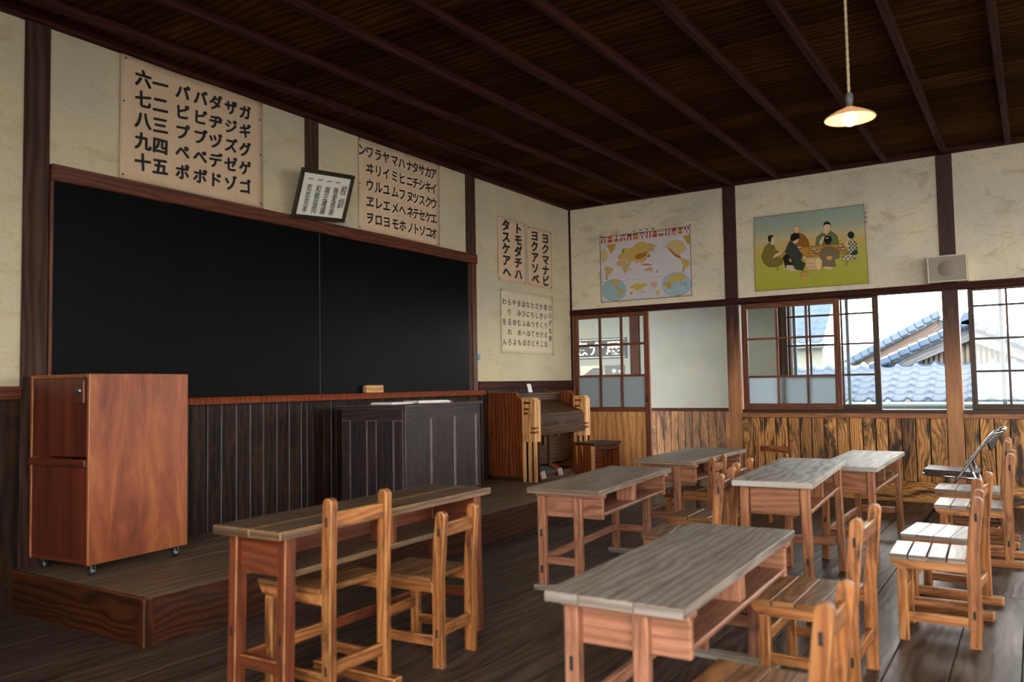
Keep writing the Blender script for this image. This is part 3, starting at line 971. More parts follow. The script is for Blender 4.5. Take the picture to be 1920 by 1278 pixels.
# --- world map
mx0, mz0, mw_, mh_ = .413, 2.075, 1.088, .752
t = thing('world_map_poster', 'world map poster with a row of national flags along its top', 'poster', (mx0, 0, mz0))
MB().b2((0, -.005, 0), (mw_, -.0035, mh_), bev=0).build('paper', M['white'], t)
f = Flat(mx0, mz0, mw_, mh_, homog([(42, 212), (1392, 35), (1415, 1068), (57, 1168)]), .0053)
f.poly([(42, 212), (1392, 35), (1415, 1068), (57, 1168)], (214, 208, 212))
f.poly([(44, 215), (1392, 38), (1394, 140), (48, 310)], (216, 196, 176))
tan, och, brn, red = (206, 176, 96), (196, 158, 70), (164, 108, 62), (170, 50, 76)
land = [
 ([(290, 570), (330, 545), (380, 540), (420, 550), (440, 600), (495, 590), (460, 640), (445, 700), (405, 730), (380, 690), (375, 640), (320, 625), (285, 605)], (206, 172, 108)),
 ([(300, 520), (320, 470), (360, 440), (370, 380), (400, 365), (440, 375), (520, 360), (560, 320), (620, 280), (680, 265), (740, 290), (800, 300), (890, 325), (830, 350), (850, 380), (830, 415), (780, 390), (770, 430), (740, 480), (720, 540), (680, 560), (660, 600), (640, 560), (610, 560), (585, 600), (550, 550), (500, 560), (470, 590), (440, 550), (400, 520), (350, 525)], tan),
 ([(560, 480), (620, 440), (700, 430), (740, 400), (720, 470), (680, 510), (610, 525), (560, 515)], (172, 112, 52)),
 ([(360, 430), (380, 390), (395, 370), (400, 390), (375, 440)], brn),
 ([(700, 690), (740, 660), (790, 645), (825, 670), (805, 712), (760, 690), (705, 705)], (208, 170, 100)),
 ([(985, 350), (1020, 330), (1060, 290), (1120, 250), (1200, 235), (1270, 260), (1300, 310), (1340, 380), (1290, 410), (1230, 460), (1215, 510), (1260, 525), (1200, 505), (1130, 450), (1090, 390), (1040, 340)], (212, 184, 124)),
 ([(1040, 345), (1090, 370), (1160, 440), (1240, 480), (1255, 520), (1170, 490), (1100, 420)], brn),
 ([(1250, 530), (1300, 520), (1380, 560), (1375, 610), (1320, 650), (1290, 720), (1270, 720), (1280, 610)], tan),
 ([(100, 660), (140, 640), (180, 655), (235, 670), (205, 720), (165, 760), (140, 835), (120, 830), (130, 720)], tan),
 ([(130, 320), (270, 300), (260, 370), (200, 450), (180, 400)], och),
 ([(62, 390), (110, 380), (150, 440), (140, 520), (70, 590), (62, 500)], (212, 190, 120)),
 ([(1285, 180), (1385, 160), (1380, 310), (1345, 290)], och),
 ([(740, 490), (775, 455), (790, 470), (770, 500)], red), ([(655, 605), (740, 590), (820, 612), (690, 622)], (190, 120, 110)),
 ([(870, 720), (905, 682), (910, 692), (885, 726)], (190, 140, 120)), ([(478, 690), (488, 655), (496, 665), (488, 695)], brn)]
for p, c in land: f.poly(p, c, brn, 3)
flagc = [((170, 30, 70), (240, 240, 240), (170, 30, 70)), ((60, 60, 60), (200, 170, 30), (180, 40, 60)), ((60, 110, 70), (235, 235, 235), (180, 40, 60)), ((200, 160, 30), (200, 40, 60), (200, 160, 30)),
         ((40, 40, 40), (230, 230, 230), (190, 40, 60)), ((180, 40, 70), (180, 40, 70), (180, 40, 70)), ((235, 235, 235), (190, 40, 60), (235, 235, 235))]
for r in range(2):
    for k in range(14):
        xx = 62 + k * 96; yy = (216 + r * 48) - (xx - 42) * .131
        cs = flagc[(k * 3 + r * 2) % 7]
        hor = (k + r) % 3 == 0
        for q in range(3):
            if hor: f.poly([(xx, yy + q * 12), (xx + 62, yy - 8 + q * 12), (xx + 62, yy + 4 + q * 12), (xx, yy + 12 + q * 12)], cs[q])
            else: f.poly([(xx + q * 21, yy - q * 2.7), (xx + q * 21 + 21, yy - q * 2.7 - 2.7), (xx + q * 21 + 21, yy + 34 - q * 2.7), (xx + q * 21, yy + 36 - q * 2.7)], cs[q])
f.line([(62, 872), (440, 838), (1020, 780)], (150, 110, 120), 3)
f.poly(ell(245, 985, 180, 160), (158, 186, 192), (110, 110, 120), 3)
f.poly([(205, 850), (300, 825), (330, 850), (280, 920), (300, 960), (370, 975), (390, 1000), (340, 1060), (310, 1095), (320, 1000), (250, 920)], tan, brn, 2)
f.poly(ell(1185, 900, 218, 178), (164, 192, 204), (110, 110, 120), 3)
f.poly([(1060, 800), (1150, 750), (1250, 740), (1330, 790), (1280, 850), (1200, 850), (1130, 880), (1060, 860)], tan, brn, 2)
f.poly([(980, 880), (1060, 870), (1110, 900), (1085, 990), (1050, 950), (1000, 920)], och, None)
f.line([(1240, 860), (1270, 910), (1335, 905), (1310, 860)], red, 7)
f.poly([(1150, 1062), (1250, 1045), (1290, 1055), (1240, 1076)], och, None)
f.poly([(470, 950), (560, 890), (720, 890), (760, 900), (660, 960), (600, 1000), (520, 960)], (206, 180, 84))
f.poly([(780, 880), (840, 850), (890, 880), (890, 930), (850, 970), (800, 920)], (214, 176, 150))
f.poly([(880, 990), (940, 1010), (910, 1050), (895, 1080)], (206, 180, 84)); f.poly([(475, 1020), (530, 1010), (510, 1070)], och)
f.line([(625, 1020), (700, 990), (710, 1020), (640, 1030)], brn, 5)
f.line([(42, 212), (1392, 35), (1415, 1068), (57, 1168), (42, 212)], (70, 40, 60), 9)
f.line([(1000, 1110), (1010, 1000)], (110, 110, 120), 2); f.line([(405, 1140), (440, 840)], (110, 110, 120), 2)
f.mb.build('printed_map', M['print'], t, True)
for u, v in ((0, mh_ + .02), (mw_, mh_ + .02)):
    MB().lathe([(.0001, .006), (.006, .004), (.008, 0)], seg=8, T=Matrix.Translation((u, -.002, v)) @ Matrix.Rotation(PI / 2, 4, 'X')).build('pin', M['pin'], t)
mb = MB()
for k, ch in enumerate('世界地図'):
    put(mb, ch, .43 + .075 * k, mh_ + .028, .034, .024, lambda u, v: (u, -.004, v), 0, 0, .02)
mb.build('title_lettering', M['ink'], t)

# --- family meal picture
px0, pz0, pw_, ph_ = 2.17, 2.06, 1.12, .79
t = thing('picture_poster', 'yellow-green printed picture of a family eating around a low table', 'poster', (px0, 0, pz0))
MB().b2((0, -.006, 0), (pw_, -.0035, ph_), bev=.0005).build('paper', M['paper_pale'], t)
f = Flat(px0, pz0, pw_, ph_, homog([(75, 262), (1608, 62), (1625, 1115), (105, 1235)]), .0063)
Q = [(105, 283), (1553, 97), (1592, 1115), (118, 1225)]
def lerp2(a, b, k): return (a[0] + (b[0] - a[0]) * k, a[1] + (b[1] - a[1]) * k)
stops = [(0, (150, 168, 158)), (.2, (168, 176, 154)), (.34, (204, 184, 140)), (.45, (208, 178, 96)), (.55, (192, 178, 84)), (.75, (180, 178, 74)), (1, (170, 168, 52))]
for i in range(28):
    k0, k1 = i / 28, (i + 1) / 28
    k = (k0 + k1) / 2
    for (s0, c0), (s1, c1) in zip(stops, stops[1:]):
        if s0 <= k <= s1:
            kk = (k - s0) / (s1 - s0)
            c = tuple(c0[q] + (c1[q] - c0[q]) * kk for q in range(3))
    f.k = 0
    f.poly([lerp2(Q[0], Q[3], k0), lerp2(Q[1], Q[2], k0), lerp2(Q[1], Q[2], k1), lerp2(Q[0], Q[3], k1)], c)
f.k = 2
ink = (34, 30, 26)
f.line(Q + [Q[0]], (40, 44, 34), 6)
skin = (226, 196, 156)
# standing-in-rows family: back pair first
f.poly([(565, 600), (600, 520), (690, 470), (760, 500), (815, 570), (828, 650), (700, 665)], (150, 92, 34), ink)
f.poly(ell(663, 432, 44, 50), (222, 190, 130), (80, 60, 40))
f.poly([(912, 635), (925, 530), (1000, 470), (1060, 500), (1110, 445), (1190, 500), (1218, 600), (1130, 640)], (108, 122, 66), ink)
f.poly([(1020, 440), (1060, 500), (1100, 440), (1090, 420), (1030, 420)], skin)
f.poly(ell(1065, 390, 45, 58), skin, ink, 2)
f.poly([(1016, 385), (1022, 340), (1068, 318), (1112, 345), (1114, 385), (1095, 360), (1045, 362)], (24, 22, 20))
f.line([(1045, 378), (1062, 380)], ink, 4); f.line([(1080, 380), (1098, 380)], ink, 4); f.line([(1062, 430), (1080, 430)], (150, 70, 60), 4)
f.poly([(965, 630), (960, 590), (1010, 510), (1035, 520), (990, 630)], skin, (120, 90, 60), 2)
# table
f.poly([(395, 770), (560, 690), (830, 645), (1270, 610), (1335, 740), (820, 780), (480, 820)], (188, 136, 56), (90, 64, 30))
for a in (820, 840): f.line([(a, 645), (a - 6, 780)], (110, 80, 36), 3)
f.poly([(400, 820), (428, 815), (425, 960), (402, 960)], (178, 140, 60), (90, 64, 30), 2)
f.poly([(1300, 745), (1328, 742), (1326, 890), (1300, 892)], (178, 140, 60), (90, 64, 30), 2)
for (cx, cy, c) in ((890, 690, (90, 110, 130)), (925, 725, (60, 44, 36)), (1235, 650, (130, 60, 60)), (700, 665, (120, 120, 100)), (470, 710, (160, 160, 140)), (1270, 685, (90, 90, 80))):
    f.poly(ell(cx, cy, 40, 16), c, ink, 2); f.poly(ell(cx, cy - 6, 32, 8), (210, 200, 180))
# old woman, left
f.poly([(200, 780), (250, 660), (300, 605), (360, 625), (390, 700), (440, 730), (370, 770), (475, 830), (470, 880), (380, 915), (290, 910), (235, 860)], (128, 112, 46), ink)
f.poly([(350, 790), (380, 750), (450, 715), (490, 730), (440, 765), (360, 800)], skin, (120, 90, 60), 2)
f.poly([(310, 600), (320, 510), (370, 505), (388, 550), (372, 615), (345, 640)], skin, (120, 90, 60), 2)
f.poly([(285, 525), (310, 505), (370, 508), (335, 540), (325, 600), (295, 585)], (28, 24, 22))
# mother
f.poly([(480, 800), (520, 750), (600, 770), (620, 920), (550, 950), (520, 930)], (24, 20, 26), ink)
f.poly([(560, 820), (590, 780), (600, 850), (570, 850)], (200, 130, 70))
f.poly([(530, 890), (610, 890), (640, 950), (740, 960), (600, 968), (520, 940)], (214, 190, 160))
f.poly([(510, 720), (560, 600), (630, 590), (680, 680), (740, 760), (720, 830), (775, 870), (740, 960), (640, 940), (600, 830), (560, 760)], (56, 66, 52), ink)
f.line([(620, 640), (690, 720), (700, 800)], ink, 4)
f.poly([(740, 770), (800, 790), (850, 830), (800, 835), (745, 800)], skin, (120, 90, 60), 2)
f.poly([(610, 590), (690, 545), (680, 590), (640, 620)], skin)
f.poly([(580, 560), (590, 500), (640, 470), (700, 490), (705, 540), (670, 555), (620, 585)], (20, 18, 18))
# rice tub and pot
f.poly([(770, 840), (790, 800), (900, 790), (990, 830), (985, 930), (900, 950), (790, 945)], (222, 190, 138), (150, 90, 50))
f.poly(ell(945, 868, 46, 84), (232, 204, 152), (160, 96, 56), 4)
f.line([(775, 870), (890, 860)], (176, 110, 64), 6); f.line([(780, 920), (900, 910)], (176, 110, 64), 6)
f.poly([(715, 1000), (740, 965), (790, 965), (812, 1000), (800, 1045), (730, 1045)], (204, 142, 82), (130, 80, 40)); f.poly(ell(762, 1050, 50, 14), (200, 176, 80), (130, 100, 40), 2); f.line([(725, 1005), (805, 1005)], (214, 180, 90), 8)
# girl from behind
f.poly([(965, 760), (1000, 680), (1060, 650), (1150, 660), (1215, 700), (1218, 790), (1150, 810), (1170, 890), (1140, 930), (1060, 920), (1000, 905), (1010, 820), (970, 800)], (124, 108, 78), ink)
f.poly([(1040, 790), (1080, 765), (1140, 780), (1120, 815), (1070, 825)], (218, 160, 96), ink, 2)
f.poly([(1010, 905), (1140, 915), (1160, 900), (1130, 935), (1040, 938)], skin)
f.poly([(1020, 560), (1035, 515), (1110, 510), (1128, 560), (1110, 605), (1070, 625), (1035, 600)], (22, 20, 20)); f.poly([(1045, 535), (1085, 532), (1085, 545), (1047, 548)], (206, 190, 160))
# boy, right
f.poly([(1245, 780), (1330, 750), (1430, 740), (1440, 790), (1350, 830), (1270, 825)], (200, 192, 160), ink)
f.poly([(1330, 640), (1350, 580), (1400, 555), (1450, 620), (1460, 740), (1400, 760), (1340, 740)], (206, 198, 166), ink)
for i in range(5):
    for j in range(7):
        if (i + j) % 2:
            xx, yy = 1345 + i * 22, 580 + j * 25
            f.poly([(xx, yy), (xx + 20, yy - 2), (xx + 20, yy + 20), (xx, yy + 22)], (34, 34, 34))
for i in range(6):
    xx = 1265 + i * 30
    f.poly([(xx, 770 + (i % 2) * 20), (xx + 15, 768 + (i % 2) * 20), (xx + 15, 790 + (i % 2) * 20), (xx, 792 + (i % 2) * 20)], (34, 34, 34))
f.poly([(1385, 715), (1455, 680), (1458, 740), (1390, 765)], (34, 58, 52))
f.poly([(1320, 560), (1330, 500), (1370, 490), (1395, 540), (1350, 580)], skin, (120, 90, 60), 2)
f.poly(ell(1378, 500, 44, 48), (22, 44, 42)); f.poly([(1285, 620), (1330, 560), (1340, 590), (1330, 670)], skin, (120, 90, 60), 2)
f.mb.build('printed_picture', M['print'], t, True)
mb = MB()
for k, ch in enumerate('の食事世'):
    put(mb, ch, pw_ - .022, ph_ - .06 - .045 * k, .026, .03, lambda u, v: (u, -.0066, v), 0, 0, 0)
mb.build('caption_lettering', M['ink'], t)

# corridor posters
t = thing('exhibition_sign', 'black sign with large white characters on the corridor wall behind the door glass', 'sign', (-1.15, HY, 1.485))
MB().b2((0, -.012, 0), (1.05, -.002, .285), bev=.001).build('panel', M['signblack'], t)
mb = MB()
for k, ch in enumerate('憲介展'):
    put(mb, ch, .34 + .255 * k, .142, .235, .2, lambda u, v: (u, -.0135, v), 0, 0, 0, GB)
for zz in (.018, .262): mb.raw([(.02, -.0135, zz), (1.02, -.0135, zz), (1.02, -.0135, zz + .007), (.02, -.0135, zz + .007)], [(0, 1, 2, 3)])
mb.build('lettering', M['white'], t)
t = thing('flyer', 'small dark flyer below the exhibition sign, nearer the corridor post', 'poster', (-.44, HY, 1.06))
MB().b2((0, -.008, 0), (.3, -.002, .33), bev=.001).build('sheet', M['signgrey'], t)
mb = MB()
for q in range(2):
    for k, ch in enumerate('ゆっ'):
        put(mb, ch, .14 + .08 * k, .25 - .085 * q, .07, .07, lambda u, v: (u, -.0095, v), 0, 0, 0, GB)
mb.build('lettering', M['white'], t)
t = thing('flyer', 'pale flyer with a dark house shape, left under the exhibition sign', 'poster', (-.82, HY, 1.06))
MB().b2((0, -.008, 0), (.34, -.002, .33), bev=.001).build('sheet', M['paper_pale'], t)
MB().prism([(.04, .1), (.04, .2), (.2, .3), (.33, .3), (.33, .1)], -.0095, -.0085, bev=.0002).build('house_print', M['signgrey'], t)

# ================================================================== BLACKBOARD
t = thing('blackboard', 'wide black chalkboard filling the wall between two posts', 'blackboard', (0, -4.0, 1.1))
MB().b2((.001, -2.0, 0), (.018, 2.02, 1.235), bev=.001).build('slate', M['board'], t)
for a, b in ((-2.018, -1.998), (1.985, 2.055)):
    MB().b2((.0, a, -.01), (.03, b, 1.235), bev=.003, long=2).build('side_frame', M['rail'], t)
MB().prism([(0, 0), (.09, 0), (.1, -.02), (.095, -.045), (0, -.05)], -1.45, 2.09, bev=.003).build('chalk_tray', M['tray'], t)
MB().b2((.0165, .001, .0), (.0183, .005, 1.23), bev=0).build('panel_joint', M['signgrey'], t)
t = thing('board_eraser', 'pale wooden board eraser standing in the chalk tray', 'eraser', (.035, -3.44, 1.1015))
MB().b2((-.005, -.1, .0), (.035, .1, .062), bev=.006).build('wood_back', M['organ_pale'], t)
MB().b2((-.018, -.1, .002), (-.004, .1, .055), bev=.004).build('felt_pad', M['grey_board'], t)
tag(MB().lathe([(.0001, .002), (.03, .002), (.03, 0)], seg=20, T=Matrix.Translation((0.001, -1.888, 1.425)) @ Matrix.Rotation(PI / 2, 4, 'Y')).build('wall_sticker', M['blue']), 'small round blue sticker on the plaster beside the blackboard', 'sticker')

# ================================================================== DAIS
DZ = .22
t = thing('teaching_platform', 'low dark plank platform under the blackboard', 'platform', (0, -6.17, 0))
mb = MB()
x = .012
for w in (.2, .19, .21, .2, .195, .19):
    x2 = min(x + w, 1.19)
    mb.b2((x + .001, 0.012, DZ - .03), (x2 - .001, 5.5, DZ), bev=.002, long=1)
    x = x2
mb.build('top_boards', M['dais'], t)
MB().b2((1.165, .0, 0), (1.195, 5.5, DZ - .001), bev=.004, long=1).build('front_board', M['dais_side'], t)
MB().b2((.012, -.012, 0), (1.165, .014, DZ - .001), bev=.004, long=0).build('end_board', M['dais_side'], t)
MB().b2((1.155, -.018, 0), (1.2, .03, DZ - .002), bev=.004, long=2).build('corner_post', M['dais_side'], t)
MB().b2((.012, 5.47, 0), (1.165, 5.5, DZ - .03), bev=.004).build('end_board', M['dais_side'], t)

# ================================================================== CABINET ON CASTERS
t = thing('rolling_cabinet', 'reddish plywood cabinet on casters standing on the platform', 'cabinet', (.304, -5.815, DZ), math.radians(4.5))
cw, cd, cz0, cz1 = .60, .50, .062, 1.02
MB().b2((cd / 2 - .018, -cw / 2, cz0), (cd / 2, cw / 2, cz1), bev=.003, long=2).build('side_panel', M['ply'], t)
MB().b2((-cd / 2, -cw / 2, cz0), (-cd / 2 + .018, cw / 2, cz1), bev=.003, long=2).build('side_panel', M['ply'], t)
MB().b2((-cd / 2 + .018, -cw / 2, cz1 - .018), (cd / 2 - .018, cw / 2, cz1), bev=.002).build('top_panel', M['ply'], t)
MB().b2((-cd / 2 + .018, -cw / 2 + .01, cz0), (cd / 2 - .018, cw / 2, cz0 + .02), bev=.002).build('bottom_panel', M['redpanel'], t)
MB().b2((-cd / 2 + .018, cw / 2 - .012, cz0 + .02), (cd / 2 - .018, cw / 2, cz1 - .018), bev=.002, long=2).build('back_panel', M['redpanel'], t)
d = MB().b2((-cd / 2 + .02, -cw / 2 + .004, .6), (cd / 2 - .02, -cw / 2 + .022, cz1 - .02), bev=.002, long=2).build('upper_door', M['redpanel'], t)
MB().b2((cd / 2 - .1, -cw / 2 - .012, .87), (cd / 2 - .03, -cw / 2 + .004, .99), bev=.004, long=2).build('handle_block', M['redpanel'], d)
MB().lathe([(.0001, .012), (.014, .01), (.018, 0)], seg=16, T=Matrix.Translation((cd / 2 - .068, -cw / 2 - .011, .935)) @ Matrix.Rotation(PI / 2, 4, 'X')).build('latch', M['steel'], d)
MB().b2((-cd / 2 + .02, -cw / 2 + .006, cz0 + .02), (cd / 2 - .02, -cw / 2 + .024, .585), bev=.002, long=2).build('lower_door', M['redpanel'], t)
MB().b2((-cd / 2 + .01, -cw / 2 - .014, .55), (cd / 2 - .018, -cw / 2 + .006, .588), bev=.003).build('ledge', M['redpanel'], t)
for sx in (-1, 1):
    for sy in (-1, 1):
        c = Vector((sx * (cd / 2 - .05), sy * (cw / 2 - .05), 0))
        k = MB().lathe([(.006, .062), (.022, .06), (.022, .054), (.008, .05), (.008, .036)], tuple(c), 14).build('caster', M['chrome'], t)
        MB().lathe([(.008, -.009), (.021, -.009), (.022, -.004), (.022, .004), (.021, .009), (.008, .009)], seg=18, T=Matrix.Translation(c + Vector((.006, 0, .0225))) @ Matrix.Rotation(PI / 2, 4, 'X')).build('wheel', M['steel'], k)
        MB().b2((c.x - .012, c.y - .014, .018), (c.x + .02, c.y - .011, .05), bev=.001).b2((c.x - .012, c.y + .011, .018), (c.x + .02, c.y + .014, .05), bev=.001).build('fork', M['chrome'], k)

# ================================================================== LECTERN
lz = 1.015 - DZ
t = thing('lectern', 'purple-black panelled teacher desk standing on the platform', 'lectern', (.4, -3.345, DZ), math.radians(10.9))
lx, ly = .56, 1.29
MB().b2((-lx / 2 - .02, -ly / 2 - .025, lz - .024), (lx / 2 + .02, ly / 2 + .025, lz), bev=.004, long=1).build('top', M['lect'], t)
fx, fy = lx / 2, ly / 2
def framed(axis, sgn, cols, name):
    mb = MB(); pb = MB()
    L = ly if axis == 'x' else lx
    def B(a0, a1, z0, z1, d0, d1, m, lg):
        if axis == 'x':
            p, q = (sgn * (fx - d0), a0, z0), (sgn * (fx - d1), a1, z1)
        else:
            p, q = (a0, sgn * (fy - d0), z0), (a1, sgn * (fy - d1), z1)
        m.b2(tuple(min(i, j) for i, j in zip(p, q)), tuple(max(i, j) for i, j in zip(p, q)), bev=.004, long=lg)
    hl = L / 2 - (0 if axis == 'x' else .022)
    st = .075
    B(-hl, hl, lz - .11, lz - .024, 0, .022, mb, 1 if axis == 'x' else 0)
    B(-hl, hl, .0, .09, 0, .022, mb, 1 if axis == 'x' else 0)
    n = cols
    cwid = (2 * hl - st) / n
    for k in range(n + 1):
        B(-hl + k * cwid, -hl + k * cwid + st, .09, lz - .11, 0, .022, mb, 2)
    B(-hl + .01, hl - .01, .03, lz - .03, .012, .02, pb, 2)
    o = mb.build(name, M['lect'], t)
    pb.build('panel', M['lect'], o)
    eb = MB()  # pale strips paint the light caught on the worn panel edges
    for k in range(n):
        a1 = -hl + (k + 1) * cwid - .002
        B(a1 - .012, a1 + .004, .09, lz - .11, .004, .016, eb, 2)
    tag(eb.build('panel_edge_glint', M['lect_edge'], o), 'pale strips painting caught light and wear along the panel edges')
framed('x', 1, 3, 'front_frame')
framed('y', -1, 2, 'end_frame')
framed('y', 1, 2, 'end_frame')
MB().b2((-fx + .02, -fy + .025, .1), (fx - .025, fy - .025, .12), bev=.002, long=1).build('shelf', M['lect'], t)
Rl = Matrix.Rotation(math.radians(10.9), 4, 'Z')
for i, (px, py, rz, pw, pd, hh, lab) in enumerate(((.0, -.33, .1, .28, .2, .016, 'loose white sheets left on the lectern, left pile'), (.08, .05, -.2, .3, .2, .02, 'loose white sheets on the lectern, middle pile'), (.06, .36, .3, .2, .14, .012, 'single white sheet at the right end of the lectern'))):
    p = Rl @ Vector((px, py, 0))
    mb = MB()
    for k in range(3 if i < 2 else 1):
        mb.box((random.uniform(-.01, .01), random.uniform(-.01, .01), hh * (k + .5) / 3), (pd, pw, hh / 3), rotz(random.uniform(-.1, .1)), .0004)
    o = mb.build('paper_sheets', M['white'])
    o.location = (.4 + p.x, -3.345 + p.y, 1.0151); o.rotation_euler = (0, 0, rz)
    tag(o, lab, 'paper')

# ================================================================== ORGAN
t = thing('reed_organ', 'old reed organ with scuffed reddish-brown sides standing in the corner', 'organ', (.03, -1.79, DZ))
ow = 1.12
z = lambda a: a - DZ
MB().b2((.01, .03, 0), (.42, ow - .03, .05), bev=.002).build('plinth', M['organ'], t)
side = [(0, .05), (.4, .05), (.4, z(1.0)), (.36, z(1.03)), (.33, z(1.075)), (0, z(1.075))]
for y0 in (0, ow - .025):
    s_ = MB().prism(side, y0, y0 + .025, bev=.003).build('side_panel', M['organ_side'], t)
    if y0 == 0:
        mb = MB()
        for xx in (.165, .21, .245): mb.b2((xx, -.001, .06), (xx + .004, .002, z(1.07)), bev=.0005)
        mb.build('groove', M['hole'], s_)
for y0 in (-.004, ow - .105):
    a = MB()
    a.prism([(.4, z(.60)), (.545, z(.60)), (.55, z(.99)), (.525, z(1.02)), (.4, z(1.02))], y0, y0 + .11, bev=.005)
    a = a.build('arm', M['organ_pale'], t)
    mb = MB()
    for zz, xx0, xx1 in ((.68, .49, .552), (.72, .5, .552), (.86, .42, .47), (.9, .42, .48), (.96, .42, .5)):
        mb.b2((xx0, y0 - .001, z(zz)), (xx1, y0 + .06, z(zz) + .022), bev=.001)
    mb.build('varnish_patch', M['organ_side'], a)
    for xx in (.402, .464, .524):
        MB().b2((xx, y0 + .0, .0), (xx + .027, y0 + .03, z(.602)), bev=.003, long=2).build('fluted_leg', M['organ_pale'], a)
    MB().b2((.4, y0 + .07, .0), (.545, y0 + .085, z(.6)), bev=.002, long=2).build('leg_backing', M['organ'], a)
MB().b2((.0, .025, z(1.04)), (.24, ow - .025, z(1.062)), bev=.003, long=1).build('top_board', M['organ'], t)
MB().b2((.19, .025, z(.98)), (.215, ow - .025, z(1.04)), bev=.002, long=1).build('fascia', M['organ'], t)
MB().prism([(.2, z(.985)), (.52, z(.862)), (.52, z(.835)), (.2, z(.95))], .105, ow - .105, bev=.003).build('key_lid', M['organ'], t)
k = MB().b2((.5, .106, z(.685)), (.535, ow - .106, z(.838)), bev=.003, long=1).build('front_rail', M['organ'], t)
mb = MB()
for c0 in (.33, .78):
    for q in range(13):
        hh = .05 if q not in (5, 6, 7) else .03
        mb.b2((.534, c0 - .15 + q * .022, z(.762) - hh / 2), (.5365, c0 - .15 + q * .022 + .009, z(.762) + hh / 2), bev=.0005)
mb.build('fretwork', M['hole'], k)
MB().b2((.505, .106, z(.655)), (.545, ow - .106, z(.688)), bev=.004, long=1).build('lower_moulding', M['organ'], t)
MB().b2((.3, .025, z(.34)), (.325, ow - .025, z(.66)), bev=.003, long=1).build('knee_panel', M['organ'], t)
MB().b2((.3, .6, .0), (.34, .66, z(.66)), bev=.003, long=2).build('centre_post', M['organ'], t)
MB().b2((.32, .49, z(.53)), (.36, .52, z(.64)), bev=.003, long=2).build('knee_lever', M['organ_side'], t)
MB().b2((.32, .78, z(.6)), (.35, .795, z(.655)), bev=.003, long=2).build('knee_lever', M['steel'], t)
for y0 in (.26, .6):
    MB().prism([(.33, .0), (.45, .0), (.43, .07), (.36, .11), (.33, .11)], y0, y0 + .1, bev=.004).build('pedal_cheek', M['organ_side'], t)
tag(MB().prism([(.3, .02), (.44, .05), (.44, .058), (.3, .1)], .37, .58, bev=.003).build('pedal', M['gutter'], t), 'worn blue-green pedal')
o = MB().box((0, 0, .045), (.004, .075, .09), Euler((0, -.25, 0)).to_matrix(), .0005).build('name_card', M['white'])
o.location = (.15, -1.19, 1.064); tag(o, 'small white card propped on top of the organ', 'card')

# stool
t = thing('organ_stool', 'scuffed brown box stool in front of the organ', 'stool', (.955, -1.25, DZ), math.radians(-14))
sw, sd, sh = .4, .27, .36
MB().b2((-sd / 2, -sw / 2, sh - .03), (sd / 2, sw / 2, sh), bev=.004, long=1).build('seat', M['organ'], t)
for y0 in (-sw / 2, sw / 2 - .022):
    o = MB().b2((-sd / 2 + .004, y0, 0), (sd / 2 - .004, y0 + .022, sh - .03), bev=.003, long=2).build('end_panel', M['organ_side'], t)
    if y0 < 0:
        mb = MB()
        for xx, ln in ((-.1, .2), (-.03, .12)):
            mb.prism([(xx, sh - .03), (xx + .016, sh - .03), (xx + .01, sh - .03 - ln)], y0 - .0012, y0 + .001, bev=.0002)
        mb.b2((sd / 2 - .045, y0 - .0012, .02), (sd / 2 - .006, y0 + .001, sh - .032), bev=.0003)
        mb.build('bare_scrapes', M['organ_pale'], o)
MB().b2((-sd / 2 + .03, -sw / 2 + .022, .05), (-sd / 2 + .05, sw / 2 - .022, sh - .03), bev=.003).build('back_board', M['organ_side'], t)
MB().b2((sd / 2 - .03, -sw / 2 + .022, sh - .075), (sd / 2 - .012, sw / 2 - .022, sh - .03), bev=.003).build('front_rail', M['organ'], t)

# ================================================================== DESKS
def desk_flush(label, c, rz, L, Wd, H, mt, mf, splay=.0, lift=0.):
    t = thing('school_desk', label, 'desk', (c[0], c[1], 0), rz, 'two-seat school desks')
    hw, hl = Wd / 2, L / 2
    th = .03
    mb = MB()
    ws = (.55, .45) if mt is M['dtopA'] else (1.,)
    n = len(ws)
    x = -hw
    for q in range(n):
        x2 = x + Wd * ws[q]
        mb.b2((x, -hl, H - th), (x2 - .002, hl, H), bev=.0025, long=1)
        x = x2
    mb.build('top', mt, t)
    le = hl - .075
    lw, lt = .052, .042
    for sx in (-1, 1):
        for sy in (-1, 1):
            xx = sx * (hw - .05)
            o = MB().beam((xx + sx * splay, sy * (le + .012), 0), (xx, sy * le, H - th), lw, lt, up=(1, 0, 0), bev=.004).build('leg', mf, t)
            if sy < 0:
                MB().box((xx + sx * splay * .5, sy * (le + .012) - .0155, H * .42), (.011, .012, .035), None, .001).build('tenon_end', M['hole'], o)
    for sy in (-1, 1):
        MB().b2((-hw + .075, sy * le - .011, H - .17), (hw - .075, sy * le + .011, H - th), bev=.003, long=0).build('end_panel', mf, t)
        MB().b2((-hw + .07, sy * le - .014, .15), (hw - .07, sy * le + .014, .195), bev=.004, long=0).build('end_stretcher', mf, t)
    MB().b2((-hw + .05, -le, H - .17), (-hw + .068, le, H - th), bev=.003, long=1).build('back_panel', mf, t)
    MB().b2((-hw + .06, -le + .02, H - .172), (hw - .035, le - .02, H - .152), bev=.003, long=1).build('book_shelf', mt if mt is M['dtopA'] else mf, t)
    MB().b2((hw - .17, -.014, H - .152), (hw - .05, .014, H - th), bev=.003, long=2).build('divider', mf, t)
    MB().b2((-hw + .029, -le, .145), (-hw + .052, le, .19), bev=.004, long=1).build('long_stretcher', mf, t)
    return t
